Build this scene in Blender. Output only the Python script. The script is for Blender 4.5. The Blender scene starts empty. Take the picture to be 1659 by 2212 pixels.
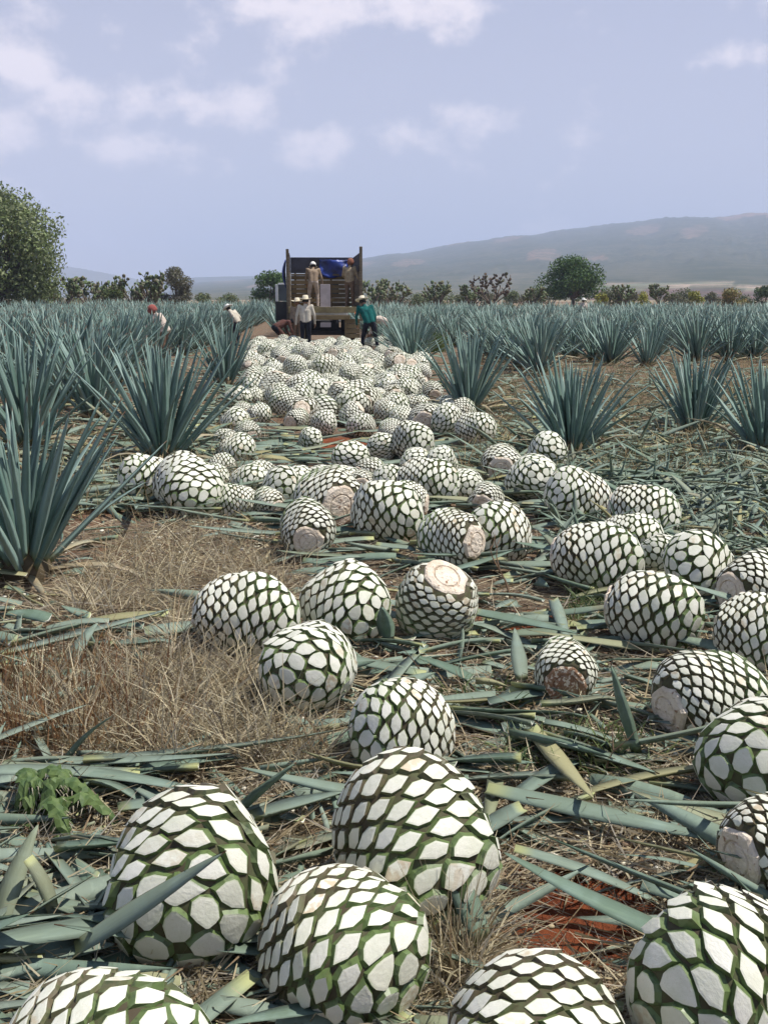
import bpy, bmesh, math, random
import numpy as np
from mathutils import Vector, Matrix

random.seed(7)
rng = np.random.default_rng(7)
SC = bpy.context.scene
COL = SC.collection

# ------------------------------------------------------------------ camera
F, CX, CY, HOR, CAMH = 2319.0, 829.5, 1106.0, 642.0, 1.7   # photograph measured on a 1659 x 2212 grid
PITCH = math.atan((CY - HOR) / F)
cam_d = bpy.data.cameras.new('camera')
cam_d.sensor_fit = 'VERTICAL'
cam_d.sensor_height = 24.0
cam_d.lens = 24.0 * F / 2212.0
cam_d.clip_start = 0.05
cam_d.clip_end = 40000
cam = bpy.data.objects.new('camera', cam_d)
cam.location = (0, 0, CAMH)
cam.rotation_euler = (math.pi / 2 - PITCH, 0, 0)
COL.objects.link(cam)
SC.camera = cam

# ------------------------------------------------------------------ sky, sun, exposure
SUN_EL = math.radians(64)
SUN_AZ = math.atan2(0.95, -0.05)        # clockwise from +Y: the sun stands to the right
SC.view_settings.view_transform = 'Standard'
SC.view_settings.look = 'None'
SC.view_settings.gamma = 1
SC.view_settings.use_curve_mapping = False
SC.view_settings.exposure = 0.47
SC.cycles.max_bounces = 5
SC.cycles.diffuse_bounces = 3
SC.cycles.volume_bounces = 1
SC.cycles.use_denoising = True
SC.cycles.use_adaptive_sampling = True
SC.cycles.adaptive_threshold = 0.025


def ray(px, py):
    a, b = (px - CX) / F, -(py - CY) / F
    c, s = math.cos(PITCH), math.sin(PITCH)
    return Vector((a, c + b * s, -s + b * c))


def ground(px, py, z=0.0):
    d = ray(px, py)
    t = (CAMH - z) / -d.z
    return Vector((d.x * t, d.y * t, z))


def proj(x, y, z=0.0):
    """world -> photograph grid (works on arrays)"""
    c, s = math.cos(PITCH), math.sin(PITCH)
    zz = z - CAMH
    dep = y * c - zz * s
    up = y * s + zz * c
    return CX + F * x / dep, CY - F * up / dep


sun_d = bpy.data.lights.new('sun', 'SUN')
sun_d.energy = 4.7
sun_d.angle = math.radians(0.55)
sun_d.color = (1.0, 0.955, 0.88)
sun = bpy.data.objects.new('sun', sun_d)
sdir = Vector((math.sin(SUN_AZ) * math.cos(SUN_EL), math.cos(SUN_AZ) * math.cos(SUN_EL), math.sin(SUN_EL)))
sun.rotation_euler = sdir.to_track_quat('Z', 'Y').to_euler()
sun.location = (20, 0, 40)
COL.objects.link(sun)

W = bpy.data.worlds.new('World')
SC.world = W
W.use_nodes = True
nt = W.node_tree
nt.nodes.clear()


def N(tree, kind, **kw):
    n = tree.nodes.new(kind)
    for k, v in kw.items():
        if k == 'inp':
            for i, val in v.items():
                n.inputs[i].default_value = val
        else:
            setattr(n, k, v)
    return n


def math_n(tree, op, a, b=None, clamp=False):
    n = tree.nodes.new('ShaderNodeMath')
    n.operation = op
    n.use_clamp = clamp
    for i, v in enumerate((a, b)):
        if v is None:
            continue
        if isinstance(v, (int, float)):
            n.inputs[i].default_value = v
        else:
            tree.links.new(v, n.inputs[i])
    return n.outputs[0]


def smooth(tree, v, lo, hi):
    n = N(tree, 'ShaderNodeMapRange', interpolation_type='SMOOTHSTEP', inp={1: lo, 2: hi})
    tree.links.new(v, n.inputs[0])
    return n.outputs[0]


def mixc(tree, fac, a, b, blend='MIX'):
    n = tree.nodes.new('ShaderNodeMix')
    n.data_type = 'RGBA'
    n.blend_type = blend
    for sock, v in ((n.inputs[0], fac), (n.inputs[6], a), (n.inputs[7], b)):
        if isinstance(v, (int, float)):
            sock.default_value = v
        elif isinstance(v, tuple):
            sock.default_value = (*v, 1) if len(v) == 3 else v
        else:
            tree.links.new(v, sock)
    return n.outputs[2]


sky_t = N(nt, 'ShaderNodeTexSky', sky_type='NISHITA', sun_disc=False, sun_elevation=SUN_EL, sun_rotation=SUN_AZ,
          altitude=1200, air_density=1.0, dust_density=1.5, ozone_density=2.0)
tc = N(nt, 'ShaderNodeTexCoord')
gen = tc.outputs['Generated']
n1 = N(nt, 'ShaderNodeTexNoise', inp={'Scale': 19.0, 'Detail': 8.0, 'Roughness': 0.58})
mp = N(nt, 'ShaderNodeMapping', inp={'Scale': (1, 1, 1.4)})
nt.links.new(gen, mp.inputs[0])
nt.links.new(mp.outputs[0], n1.inputs['Vector'])
n2 = N(nt, 'ShaderNodeTexNoise', inp={'Scale': 5.5, 'Detail': 4.0, 'Roughness': 0.5})
nt.links.new(mp.outputs[0], n2.inputs['Vector'])
acc = None
for (px, py, rx, rz) in [(800, 20, 300, 75), (40, 150, 70, 60), (160, 225, 100, 42), (330, 215, 110, 45), (490, 245, 120, 60),
                         (350, 320, 170, 55), (700, 315, 150, 50), (870, 300, 120, 45), (1010, 268, 90, 45), (1560, 130, 110, 28),
                         (20, 280, 70, 45), (-350, 200, 300, 90), (2100, 240, 260, 70), (-700, -200, 400, 160), (1500, -500, 500, 160), (600, -900, 600, 200)]:
    d = ray(px, py).normalized()
    s = N(nt, 'ShaderNodeVectorMath', operation='SUBTRACT')
    s.inputs[1].default_value = d
    nt.links.new(gen, s.inputs[0])
    m = N(nt, 'ShaderNodeVectorMath', operation='MULTIPLY')
    m.inputs[1].default_value = (F / rx, F / rx, F / rz)
    nt.links.new(s.outputs[0], m.inputs[0])
    ln = N(nt, 'ShaderNodeVectorMath', operation='LENGTH')
    nt.links.new(m.outputs[0], ln.inputs[0])
    f = N(nt, 'ShaderNodeMapRange', interpolation_type='SMOOTHSTEP', inp={1: 1.75, 2: 0.0, 3: 0.0, 4: 1.0})
    nt.links.new(ln.outputs['Value'], f.inputs[0])
    acc = f.outputs[0] if acc is None else math_n(nt, 'MAXIMUM', acc, f.outputs[0])
cl = math_n(nt, 'ADD', math_n(nt, 'MULTIPLY', acc, 0.60), math_n(nt, 'MULTIPLY', math_n(nt, 'SUBTRACT', n1.outputs[0], 0.5), 2.1))
cl = math_n(nt, 'ADD', cl, math_n(nt, 'MULTIPLY', math_n(nt, 'SUBTRACT', n2.outputs[0], 0.5), 1.0))
cmask = math_n(nt, 'MULTIPLY', smooth(nt, cl, 0.12, 0.74), 0.74)
# thin veil everywhere, thicker towards the horizon: haze put into the sky colour
sep = N(nt, 'ShaderNodeSeparateXYZ')
nt.links.new(gen, sep.inputs[0])
veil = math_n(nt, 'MULTIPLY', smooth(nt, sep.outputs[2], 0.75, -0.05), 0.75)
skyc = mixc(nt, 1.0, sky_t.outputs[0], (0.90, 0.99, 1.02), 'MULTIPLY')
skyc = mixc(nt, veil, skyc, (5.9, 5.25, 5.8))
skyc = mixc(nt, cmask, skyc, (10.0, 8.9, 8.9))
bg = N(nt, 'ShaderNodeBackground', inp={1: 0.094})
nt.links.new(skyc, bg.inputs[0])
wo = N(nt, 'ShaderNodeOutputWorld')
nt.links.new(bg.outputs[0], wo.inputs[0])

# ------------------------------------------------------------------ helpers
def link(o, parent=None):
    COL.objects.link(o)
    if parent is not None:
        o.parent = parent
    return o


def tag(o, label=None, cat=None, group=None, kind=None):
    if label:
        o['label'] = label
    if cat:
        o['category'] = cat
    if group:
        o['group'] = group
    if kind:
        o['kind'] = kind
    return o


def empty(name, loc=(0, 0, 0), rz=0.0):
    o = bpy.data.objects.new(name, None)
    o.empty_display_size = 0.1
    o.location = loc
    o.rotation_euler = (0, 0, rz)
    return link(o)


def pymesh(name, V, Fc, mats, fm=None, smooth_=False, cols=None):
    """mesh from lists; cols = per-vertex RGBA array for colour attribute 'c'"""
    me = bpy.data.meshes.new(name)
    me.from_pydata([tuple(v) for v in V], [], [tuple(f) for f in Fc])
    for m in mats:
        me.materials.append(m)
    if fm is not None:
        me.polygons.foreach_set('material_index', np.asarray(fm, np.int32))
    if smooth_:
        me.polygons.foreach_set('use_smooth', np.ones(len(me.polygons), bool))
    if cols is not None:
        a = me.color_attributes.new('c', 'FLOAT_COLOR', 'POINT')
        a.data.foreach_set('color', np.asarray(cols, np.float32).ravel())
    me.update()
    return me


def npmesh(name, V, Q, mats, fm=None, cols=None, smooth_=False):
    """quads-only mesh from numpy arrays"""
    me = bpy.data.meshes.new(name)
    V = np.asarray(V, np.float32)
    Q = np.asarray(Q, np.int32)
    k = Q.shape[1]
    me.vertices.add(len(V))
    me.vertices.foreach_set('co', V.ravel())
    me.loops.add(Q.size)
    me.loops.foreach_set('vertex_index', Q.ravel())
    me.polygons.add(len(Q))
    me.polygons.foreach_set('loop_start', np.arange(0, Q.size, k, dtype=np.int32))
    me.polygons.foreach_set('loop_total', np.full(len(Q), k, np.int32))
    for m in mats:
        me.materials.append(m)
    if fm is not None:
        me.polygons.foreach_set('material_index', np.asarray(fm, np.int32))
    if smooth_:
        me.polygons.foreach_set('use_smooth', np.ones(len(Q), bool))
    if cols is not None:
        a = me.color_attributes.new('c', 'FLOAT_COLOR', 'POINT')
        a.data.foreach_set('color', np.asarray(cols, np.float32).ravel())
    me.update(calc_edges=True)
    me.validate()
    return me


def mobj(name, me, parent=None):
    return link(bpy.data.objects.new(name, me), parent)


def gz(x, y):
    """height of the field surface"""
    r = np.hypot(x, y)
    fade = np.clip(1.2 - r / 60.0, 0, 1)
    return fade * (0.022 * np.sin(1.9 * x + 0.6 * y) * np.sin(1.3 * y - 0.7 * x + 1.0) + 0.012 * np.sin(4.7 * x + 1.1) * np.sin(4.1 * y + 0.3))

# ------------------------------------------------------------------ materials
def new_mat(name):
    m = bpy.data.materials.new(name)
    m.use_nodes = True
    t = m.node_tree
    b = t.nodes['Principled BSDF']
    return m, t, b


def noise(t, scale, detail=4.0, rough=0.55, coord='Object', vec=None, stretch=None):
    c = N(t, 'ShaderNodeTexCoord')
    src = vec if vec is not None else c.outputs[coord]
    if stretch:
        mp_ = N(t, 'ShaderNodeMapping', inp={'Scale': stretch})
        t.links.new(src, mp_.inputs[0])
        src = mp_.outputs[0]
    n = N(t, 'ShaderNodeTexNoise', inp={'Scale': scale, 'Detail': detail, 'Roughness': rough})
    t.links.new(src, n.inputs['Vector'])
    return n.outputs[0]


def bump(t, b, h, strength=0.3, dist=0.01):
    n = N(t, 'ShaderNodeBump', inp={'Strength': strength, 'Distance': dist})
    t.links.new(h, n.inputs['Height'])
    t.links.new(n.outputs[0], b.inputs['Normal'])


def simple(name, col, var=0.25, scale=8.0, rough=0.8, col2=None, spec=0.3, bmp=0.0, stretch=None, each=0.0):
    m, t, b = new_mat(name)
    n = noise(t, scale, stretch=stretch)
    c2 = col2 if col2 else tuple(v * (1 - var) for v in col)
    cc_ = mixc(t, smooth(t, n, 0.35, 0.65), col, c2)
    if each:
        oi = N(t, 'ShaderNodeObjectInfo')
        cc_ = mixc(t, math_n(t, 'MULTIPLY', oi.outputs['Random'], each), cc_, tuple(v * .35 for v in c2))
    t.links.new(cc_, b.inputs['Base Color'])
    b.inputs['Roughness'].default_value = rough
    b.inputs['Specular IOR Level'].default_value = spec
    if bmp:
        bump(t, b, noise(t, scale * 5, stretch=stretch), bmp, 0.01)
    return m


# white cut face of a chopped leaf base
def cut_mat():
    m, t, b = new_mat('cut_flesh')
    oi = N(t, 'ShaderNodeObjectInfo')
    n = noise(t, 3.2, 5)
    n2_ = noise(t, 22, 4)
    c = mixc(t, smooth(t, n, 0.35, 0.7), (0.74, 0.72, 0.63), (0.63, 0.635, 0.52))
    c = mixc(t, math_n(t, 'MULTIPLY', smooth(t, n2_, 0.62, 0.78), 0.5), c, (0.47, 0.36, 0.21))
    c = mixc(t, math_n(t, 'MULTIPLY', oi.outputs['Random'], 0.40), c, (0.56, 0.55, 0.42))
    c = mixc(t, math_n(t, 'MULTIPLY', smooth(t, noise(t, 60, 3), 0.52, 0.72), 0.45), c, (0.55, 0.52, 0.38))
    at = N(t, 'ShaderNodeAttribute', attribute_name='c')
    sp = N(t, 'ShaderNodeSeparateColor')
    t.links.new(at.outputs[0], sp.inputs[0])
    c = mixc(t, math_n(t, 'MULTIPLY', smooth(t, sp.outputs[0], 0.5, 1.0), 0.55), c, (0.40, 0.47, 0.26))
    c = mixc(t, math_n(t, 'MULTIPLY', math_n(t, 'MULTIPLY', sp.outputs[2], smooth(t, noise(t, 7, 4), 0.42, 0.62)), 0.75), c, (0.45, 0.33, 0.19))
    t.links.new(c, b.inputs['Base Color'])
    b.inputs['Roughness'].default_value = 0.55
    b.inputs['Specular IOR Level'].default_value = 0.35
    bump(t, b, noise(t, 16, 3, stretch=(1, 1, 2)), 0.10, 0.02)
    return m


def rind_mat():
    m, t, b = new_mat('leaf_rind')
    tcn = N(t, 'ShaderNodeTexCoord')
    s = N(t, 'ShaderNodeSeparateXYZ')
    t.links.new(tcn.outputs['Object'], s.inputs[0])
    n = noise(t, 2.6, 4)
    n2_ = noise(t, 11, 4)
    v = math_n(t, 'ADD', s.outputs[2], math_n(t, 'MULTIPLY', math_n(t, 'SUBTRACT', n, 0.5), 2.6))
    c = mixc(t, smooth(t, v, -0.55, 0.65), (0.13, 0.105, 0.062), (0.115, 0.165, 0.056))
    c = mixc(t, smooth(t, n2_, 0.45, 0.75), c, (0.055, 0.075, 0.028))
    t.links.new(c, b.inputs['Base Color'])
    b.inputs['Roughness'].default_value = 0.45
    return m


def root_mat(nm='root_cut', dk=(0.58, 0.72)):
    m, t, b = new_mat(nm)
    n = noise(t, 2.4, 5)
    n2_ = noise(t, 9, 5)
    c = mixc(t, smooth(t, n, 0.4, 0.7), (0.72, 0.62, 0.50), (0.58, 0.47, 0.34))
    c = mixc(t, smooth(t, n2_, *dk), c, (0.26, 0.14, 0.075))
    t.links.new(c, b.inputs['Base Color'])
    b.inputs['Roughness'].default_value = 0.75
    bump(t, b, n2_, 0.5, 0.03)
    return m


def agave_mat(name, c_a, c_b, tip=(0.10, 0.055, 0.03), base=(0.33, 0.36, 0.16), dry=0.0):
    """c.r = position along the leaf, c.g = random per leaf, c.b = distance from the edge"""
    m, t, b = new_mat(name)
    at = N(t, 'ShaderNodeAttribute', attribute_name='c')
    sp = N(t, 'ShaderNodeSeparateColor')
    t.links.new(at.outputs[0], sp.inputs[0])
    oi = N(t, 'ShaderNodeObjectInfo')
    r = math_n(t, 'FRACT', math_n(t, 'ADD', sp.outputs[1], oi.outputs['Random']))
    c = mixc(t, r, c_a, c_b)
    n = noise(t, 5.0, 5)
    c = mixc(t, math_n(t, 'MULTIPLY', smooth(t, n, 0.4, 0.7), 0.45), c, (0.21, 0.285, 0.25))
    st = noise(t, 1.0, 3, stretch=(55, 55, 2.5))
    c = mixc(t, math_n(t, 'MULTIPLY', smooth(t, st, 0.5, 0.7), 0.5), c, mixc(t, 1.0, c, (1.35, 1.32, 1.28), 'MULTIPLY'))
    c = mixc(t, math_n(t, 'MULTIPLY', smooth(t, noise(t, 2.2, 5), 0.56, 0.70), 0.55 if dry else 0.25), c, (0.25, 0.20, 0.12))
    if dry:
        c = mixc(t, math_n(t, 'MULTIPLY', smooth(t, math_n(t, 'FRACT', math_n(t, 'MULTIPLY', r, 7.3)), 1 - dry, 1.0), 0.9), c, (0.30, 0.27, 0.13))
    c = mixc(t, smooth(t, sp.outputs[0], 0.13, 0.0), c, base)
    c = mixc(t, math_n(t, 'MULTIPLY', smooth(t, sp.outputs[2], 0.10, 0.0), 0.55), c, (0.12, 0.10, 0.06))
    c = mixc(t, smooth(t, sp.outputs[0], 0.955, 0.985), c, tip)
    t.links.new(c, b.inputs['Base Color'])
    b.inputs['Roughness'].default_value = 0.68 if dry else 0.5
    b.inputs['Specular IOR Level'].default_value = 0.22 if dry else 0.42
    bump(t, b, noise(t, 60, 3, stretch=(1, 1, 0.08)), 0.12, 0.01)
    return m


def attr_mat(name, rough=0.85, spec=0.2, transl=0.0):
    """plain material that takes its colour from the mesh's own colour attribute"""
    m, t, b = new_mat(name)
    at = N(t, 'ShaderNodeAttribute', attribute_name='c')
    n = noise(t, 0.9, 4)
    c = mixc(t, math_n(t, 'MULTIPLY', smooth(t, n, 0.3, 0.7), 0.35), at.outputs[0], mixc(t, 1.0, at.outputs[0], (0.7, 0.72, 0.7), 'MULTIPLY'))
    t.links.new(c, b.inputs['Base Color'])
    b.inputs['Roughness'].default_value = rough
    b.inputs['Specular IOR Level'].default_value = spec
    if transl:
        tr = N(t, 'ShaderNodeBsdfTranslucent')
        t.links.new(c, tr.inputs[0])
        mx = N(t, 'ShaderNodeMixShader', inp={0: transl})
        out = t.nodes['Material Output']
        t.links.new(b.outputs[0], mx.inputs[1])
        t.links.new(tr.outputs[0], mx.inputs[2])
        t.links.new(mx.outputs[0], out.inputs[0])
    return m


M_CUT, M_RIND, M_ROOT = cut_mat(), rind_mat(), root_mat()
M_ROOT_BROWN = root_mat('brown_root_cut', (0.40, 0.52))
M_CORE = simple('heart_core', (0.075, 0.082, 0.036), scale=4, col2=(0.06, 0.046, 0.026), rough=0.8)
M_AGAVE = agave_mat('agave_leaf', (0.105, 0.185, 0.155), (0.205, 0.295, 0.265))
M_CUTLEAF = agave_mat('cut_agave_leaf', (0.105, 0.155, 0.110), (0.200, 0.240, 0.190), base=(0.38, 0.40, 0.19), dry=0.16)
M_DRYLEAF = agave_mat('dry_agave_leaf', (0.22, 0.165, 0.10), (0.34, 0.29, 0.18), base=(0.20, 0.15, 0.08))
M_LEAFEND = simple('cut_leaf_end', (0.74, 0.73, 0.64), var=0.15, scale=20, rough=0.6)
M_STRAW = attr_mat('straw', 0.8, 0.25, 0.25)
M_WEED = attr_mat('green_weed', 0.6, 0.3, 0.25)
M_FOL = attr_mat('foliage', 0.65, 0.25, 0.22)
M_CHIP = attr_mat('chips', 0.8, 0.2)
M_BARK = simple('bark', (0.13, 0.10, 0.075), var=0.5, scale=6, rough=0.95, bmp=0.5)
# ------------------------------------------------------------------ ground
def ground_mat():
    m, t, b = new_mat('field_soil')
    at = N(t, 'ShaderNodeAttribute', attribute_name='c')
    sp = N(t, 'ShaderNodeSeparateColor')
    t.links.new(at.outputs[0], sp.inputs[0])
    n1_ = noise(t, 1.6, 8, 0.62)
    n2_ = noise(t, 14, 8, 0.65)
    n3_ = noise(t, 70, 6, 0.7)
    lit = mixc(t, smooth(t, n2_, 0.38, 0.62), (0.155, 0.105, 0.068), (0.25, 0.195, 0.135))
    lit = mixc(t, smooth(t, n3_, 0.42, 0.66), lit, (0.085, 0.055, 0.038))
    lit = mixc(t, math_n(t, 'MULTIPLY', smooth(t, n1_, 0.5, 0.68), 0.55), lit, (0.20, 0.085, 0.045))
    red = mixc(t, smooth(t, n2_, 0.35, 0.65), (0.225, 0.066, 0.026), (0.145, 0.040, 0.018))
    red = mixc(t, math_n(t, 'MULTIPLY', smooth(t, n3_, 0.55, 0.7), 0.6), red, (0.08, 0.025, 0.013))
    c = mixc(t, smooth(t, math_n(t, 'ADD', sp.outputs[0], math_n(t, 'MULTIPLY', math_n(t, 'SUBTRACT', n2_, 0.5), 0.9)), 0.35, 0.65), lit, red)
    # far open country: dry pasture and ploughed land
    n4_ = noise(t, 0.004, 5, 0.6)
    far = mixc(t, smooth(t, n4_, 0.42, 0.6), (0.27, 0.21, 0.12), (0.16, 0.10, 0.065))
    c = mixc(t, sp.outputs[1], c, far)
    t.links.new(c, b.inputs['Base Color'])
    b.inputs['Roughness'].default_value = 0.95
    b.inputs['Specular IOR Level'].default_value = 0.15
    h = math_n(t, 'ADD', math_n(t, 'MULTIPLY', n2_, 1.0), math_n(t, 'MULTIPLY', n3_, 0.6))
    bump(t, b, h, 0.9, 0.03)
    return m


RED = [(1235, 2000, 0.56, 0.50), (1295, 1385, 0.45, 0.35), (745, 955, 0.7, 0.6), (1330, 1700, 0.35, 0.25), (1180, 1330, 0.5, 0.22), (30, 1620, 0.6, 0.35), (1420, 1790, 0.3, 0.2)]
REDW = [(ground(a, b_).x, ground(a, b_).y, c_, d_) for a, b_, c_, d_ in RED]


def red_at(x, y):
    v = np.zeros_like(np.asarray(x, float))
    for (a, b_, rx, ry) in REDW:
        v = np.maximum(v, np.clip(1.35 - np.hypot((x - a) / rx, (y - b_) / ry), 0, 1))
    return v


def make_ground():
    def axis(pts):
        out = []
        for (a, b_, st) in pts:
            out += list(np.arange(a, b_, st))
        return np.array(out)
    xs = axis([(-9000, -1000, 1000), (-1000, -100, 100), (-100, -20, 8), (-20, -6, 0.5), (-6, 6, 0.06), (6, 20, 0.5), (20, 100, 8), (100, 1000, 100), (1000, 9001, 1000)])
    ys = axis([(-9000, -1000, 1000), (-1000, -40, 80), (-40, 1, 4), (1, 9, 0.05), (9, 20, 0.2), (20, 60, 1.0), (60, 200, 10), (200, 1000, 100), (1000, 9001, 1000)])
    X, Y = np.meshgrid(xs, ys)
    R = red_at(X, Y)
    Z = gz(X, Y) - 0.035 * np.clip(R, 0, 1) * (np.hypot(X, Y) < 30)
    near = (np.abs(X) < 6) & (Y > 1) & (Y < 9)
    Z = Z + near * rng.normal(0, 0.004, Z.shape)
    far = np.clip((np.hypot(X, Y) - 70) / 60, 0, 1)
    nx, ny = len(xs), len(ys)
    V = np.stack([X.ravel(), Y.ravel(), Z.ravel()], 1)
    I = np.arange(nx * ny).reshape(ny, nx)
    Q = np.stack([I[:-1, :-1], I[:-1, 1:], I[1:, 1:], I[1:, :-1]], -1).reshape(-1, 4)
    cols = np.stack([R.ravel(), far.ravel(), 0 * far.ravel(), 1 + 0 * far.ravel()], 1)
    o = mobj('ground', npmesh('ground', V, Q, [ground_mat()], cols=cols, smooth_=True))
    tag(o, kind='structure')


make_ground()

# ------------------------------------------------------------------ hills
def hill(name, prof, d0, d1, base_col, rough_amp, fields=False, seed=1, az_pad=420):
    """ridge profile given on the photograph's grid, built as land between d0 and d1 metres"""
    r = np.random.default_rng(seed)
    pxs = np.array([p[0] for p in prof], float)
    pys = np.array([p[1] for p in prof], float)
    na, nd = 260, 70
    A = np.linspace(pxs[0], pxs[-1], na)
    ridge = np.interp(A, pxs, pys)
    S = np.linspace(0, 1.35, nd)
    ph = r.uniform(0, 6.28, 14)
    V, C = [], []
    for j, s in enumerate(S):
        d = d0 + (d1 - d0) * s
        for i, a in enumerate(A):
            top = max(0.0, (HOR - ridge[i]) / F * d1) / 1.075 + 1.0
            u = min(s, 1.0)
            k = 0.16 * u + 0.84 * (u * u * (3 - 2 * u)) if fields else u * u * (3 - 2 * u)
            if s > 1:
                k = 1.0 - 1.2 * (s - 1)
            gully = 0.55 * sum(math.sin(a * (0.012 + 0.009 * q) + ph[q] + s * (3 + q)) / (1 + 0.5 * q) for q in range(7)) * rough_amp * top * math.sin(math.pi * min(u, 1)) * 0.5
            z = k * top + gully * k + (r.normal(0, 0.006) * top if s > 0.25 else 0)
            x = (a - CX) / F * d
            V.append((x, d, z - 1.5 * (j == 0)))
            cc = list(base_col)
            v = math.sin(a * 0.021 + ph[8] + s * 9) + math.sin(a * 0.043 + ph[9] - s * 13) + math.sin(a * 0.009 + s * 21 + ph[10])
            if fields:
                zp = HOR - (z - CAMH) / d * F
                if v > 1.55 and 0.3 < s < 0.98:
                    cc = [0.20, 0.135, 0.095]
                if a > 1480 and 0.62 < s < 0.80 and v > -0.4:
                    cc = [0.30, 0.17, 0.12]
                if a > 1250:
                    w = 3 * math.sin(a * 0.02)
                    if 626 + w < zp < 646:
                        cc = [0.15, 0.085, 0.065]
                    elif 613 + w < zp <= 626 + w:
                        cc = [0.36, 0.27, 0.20] if math.sin(a * 0.013 + zp * 0.9) > -0.2 else [0.16, 0.14, 0.08]
                elif s < 0.22:
                    cc = [0.13, 0.115, 0.075]
            C.append((*cc, 1))
    I = np.arange(na * nd).reshape(nd, na)
    Q = np.stack([I[:-1, :-1], I[:-1, 1:], I[1:, 1:], I[1:, :-1]], -1).reshape(-1, 4)
    m, t, b = new_mat(name + '_land')
    at = N(t, 'ShaderNodeAttribute', attribute_name='c')
    n = noise(t, 0.012, 8, 0.7)
    n2_ = noise(t, 0.05, 5, 0.7)
    c = mixc(t, smooth(t, n, 0.40, 0.62), at.outputs[0], mixc(t, 1.0, at.outputs[0], (0.45, 0.62, 0.5), 'MULTIPLY'))
    c = mixc(t, math_n(t, 'MULTIPLY', smooth(t, n2_, 0.5, 0.62), 0.7), c, (0.032, 0.045, 0.022))
    t.links.new(c, b.inputs['Base Color'])
    b.inputs['Roughness'].default_value = 1.0
    b.inputs['Specular IOR Level'].default_value = 0.0
    o = mobj('hill', npmesh(name, V, Q, [m], cols=C, smooth_=True))
    tag(o, kind='structure')
    return A, ridge


prof_r = [(380, 622), (430, 612), (545, 603), (620, 592), (700, 577), (780, 563), (840, 553), (900, 545), (1000, 530), (1100, 515), (1200, 500), (1300, 490), (1400, 483),
          (1500, 476), (1580, 470), (1660, 472), (1800, 478), (2000, 500), (2300, 560), (2600, 640)]
hill('mesa', prof_r, 620, 4200, (0.085, 0.085, 0.05), 0.10, fields=True, seed=3)
prof_l = [(-900, 600), (-500, 575), (-200, 566), (0, 566), (100, 569), (160, 574), (200, 580), (250, 590), (300, 600), (345, 611), (400, 625), (440, 640)]
hill('far_hill', prof_l, 3400, 4900, (0.08, 0.085, 0.055), 0.06, seed=5)
prof_m = [(200, 640), (300, 618), (430, 598), (500, 596), (560, 595), (620, 599), (700, 606), (800, 622), (900, 640)]
hill('low_hill', prof_m, 3000, 4300, (0.085, 0.085, 0.05), 0.06, seed=6)

# ridge-top trees of the mesa, a far-off wood that reads as one mass
def ridge_wood():
    V, Q, C = [], [], []
    pxs = [p[0] for p in prof_r]; pys = [p[1] for p in prof_r]
    for i in range(520):
        a = random.uniform(640, 1700)
        d = 4200 * random.uniform(0.985, 1.0)
        z0 = (HOR - np.interp(a, pxs, pys)) / F * 4200 / 1.075 - 6
        h = random.uniform(4, 15)
        w = random.uniform(4, 12)
        x = (a - CX) / F * d
        k = len(V)
        n = 6
        for lv, (rr, zz) in enumerate(((0.6, 0), (1.0, 0.45), (0.55, 0.85))):
            for q in range(n):
                an = q * math.tau / n
                j = random.uniform(0.7, 1.2)
                V.append((x + math.cos(an) * w * rr * j, d + math.sin(an) * w * rr * j, z0 + h * zz))
        for lv in range(2):
            for q in range(n):
                Q.append((k + lv * n + q, k + lv * n + (q + 1) % n, k + (lv + 1) * n + (q + 1) % n, k + (lv + 1) * n + q))
        Q.append((k + 12, k + 13, k + 14, k + 15)); Q.append((k + 15, k + 16, k + 17, k + 12))
    o = mobj('ridge_wood', npmesh('ridge_wood', V, Q, [simple('far_wood', (0.05, 0.065, 0.035), rough=1)]))
    tag(o, 'far dark scrub and trees along the crest of the mesa', 'wood', kind='stuff')


ridge_wood()

# ------------------------------------------------------------------ agave hearts (chopped, white and green)
GOLD = math.pi * (3 - math.sqrt(5))


def clip_poly(P, a, b, c):
    """keep a*x + b*y <= c"""
    out = []
    for i in range(len(P)):
        p, q = P[i], P[(i + 1) % len(P)]
        dp, dq = a * p[0] + b * p[1] - c, a * q[0] + b * q[1] - c
        if dp <= 0:
            out.append(p)
        if dp * dq < 0:
            t = dp / (dp - dq)
            out.append((p[0] + t * (q[0] - p[0]), p[1] + t * (q[1] - p[1])))
    return out


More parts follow.
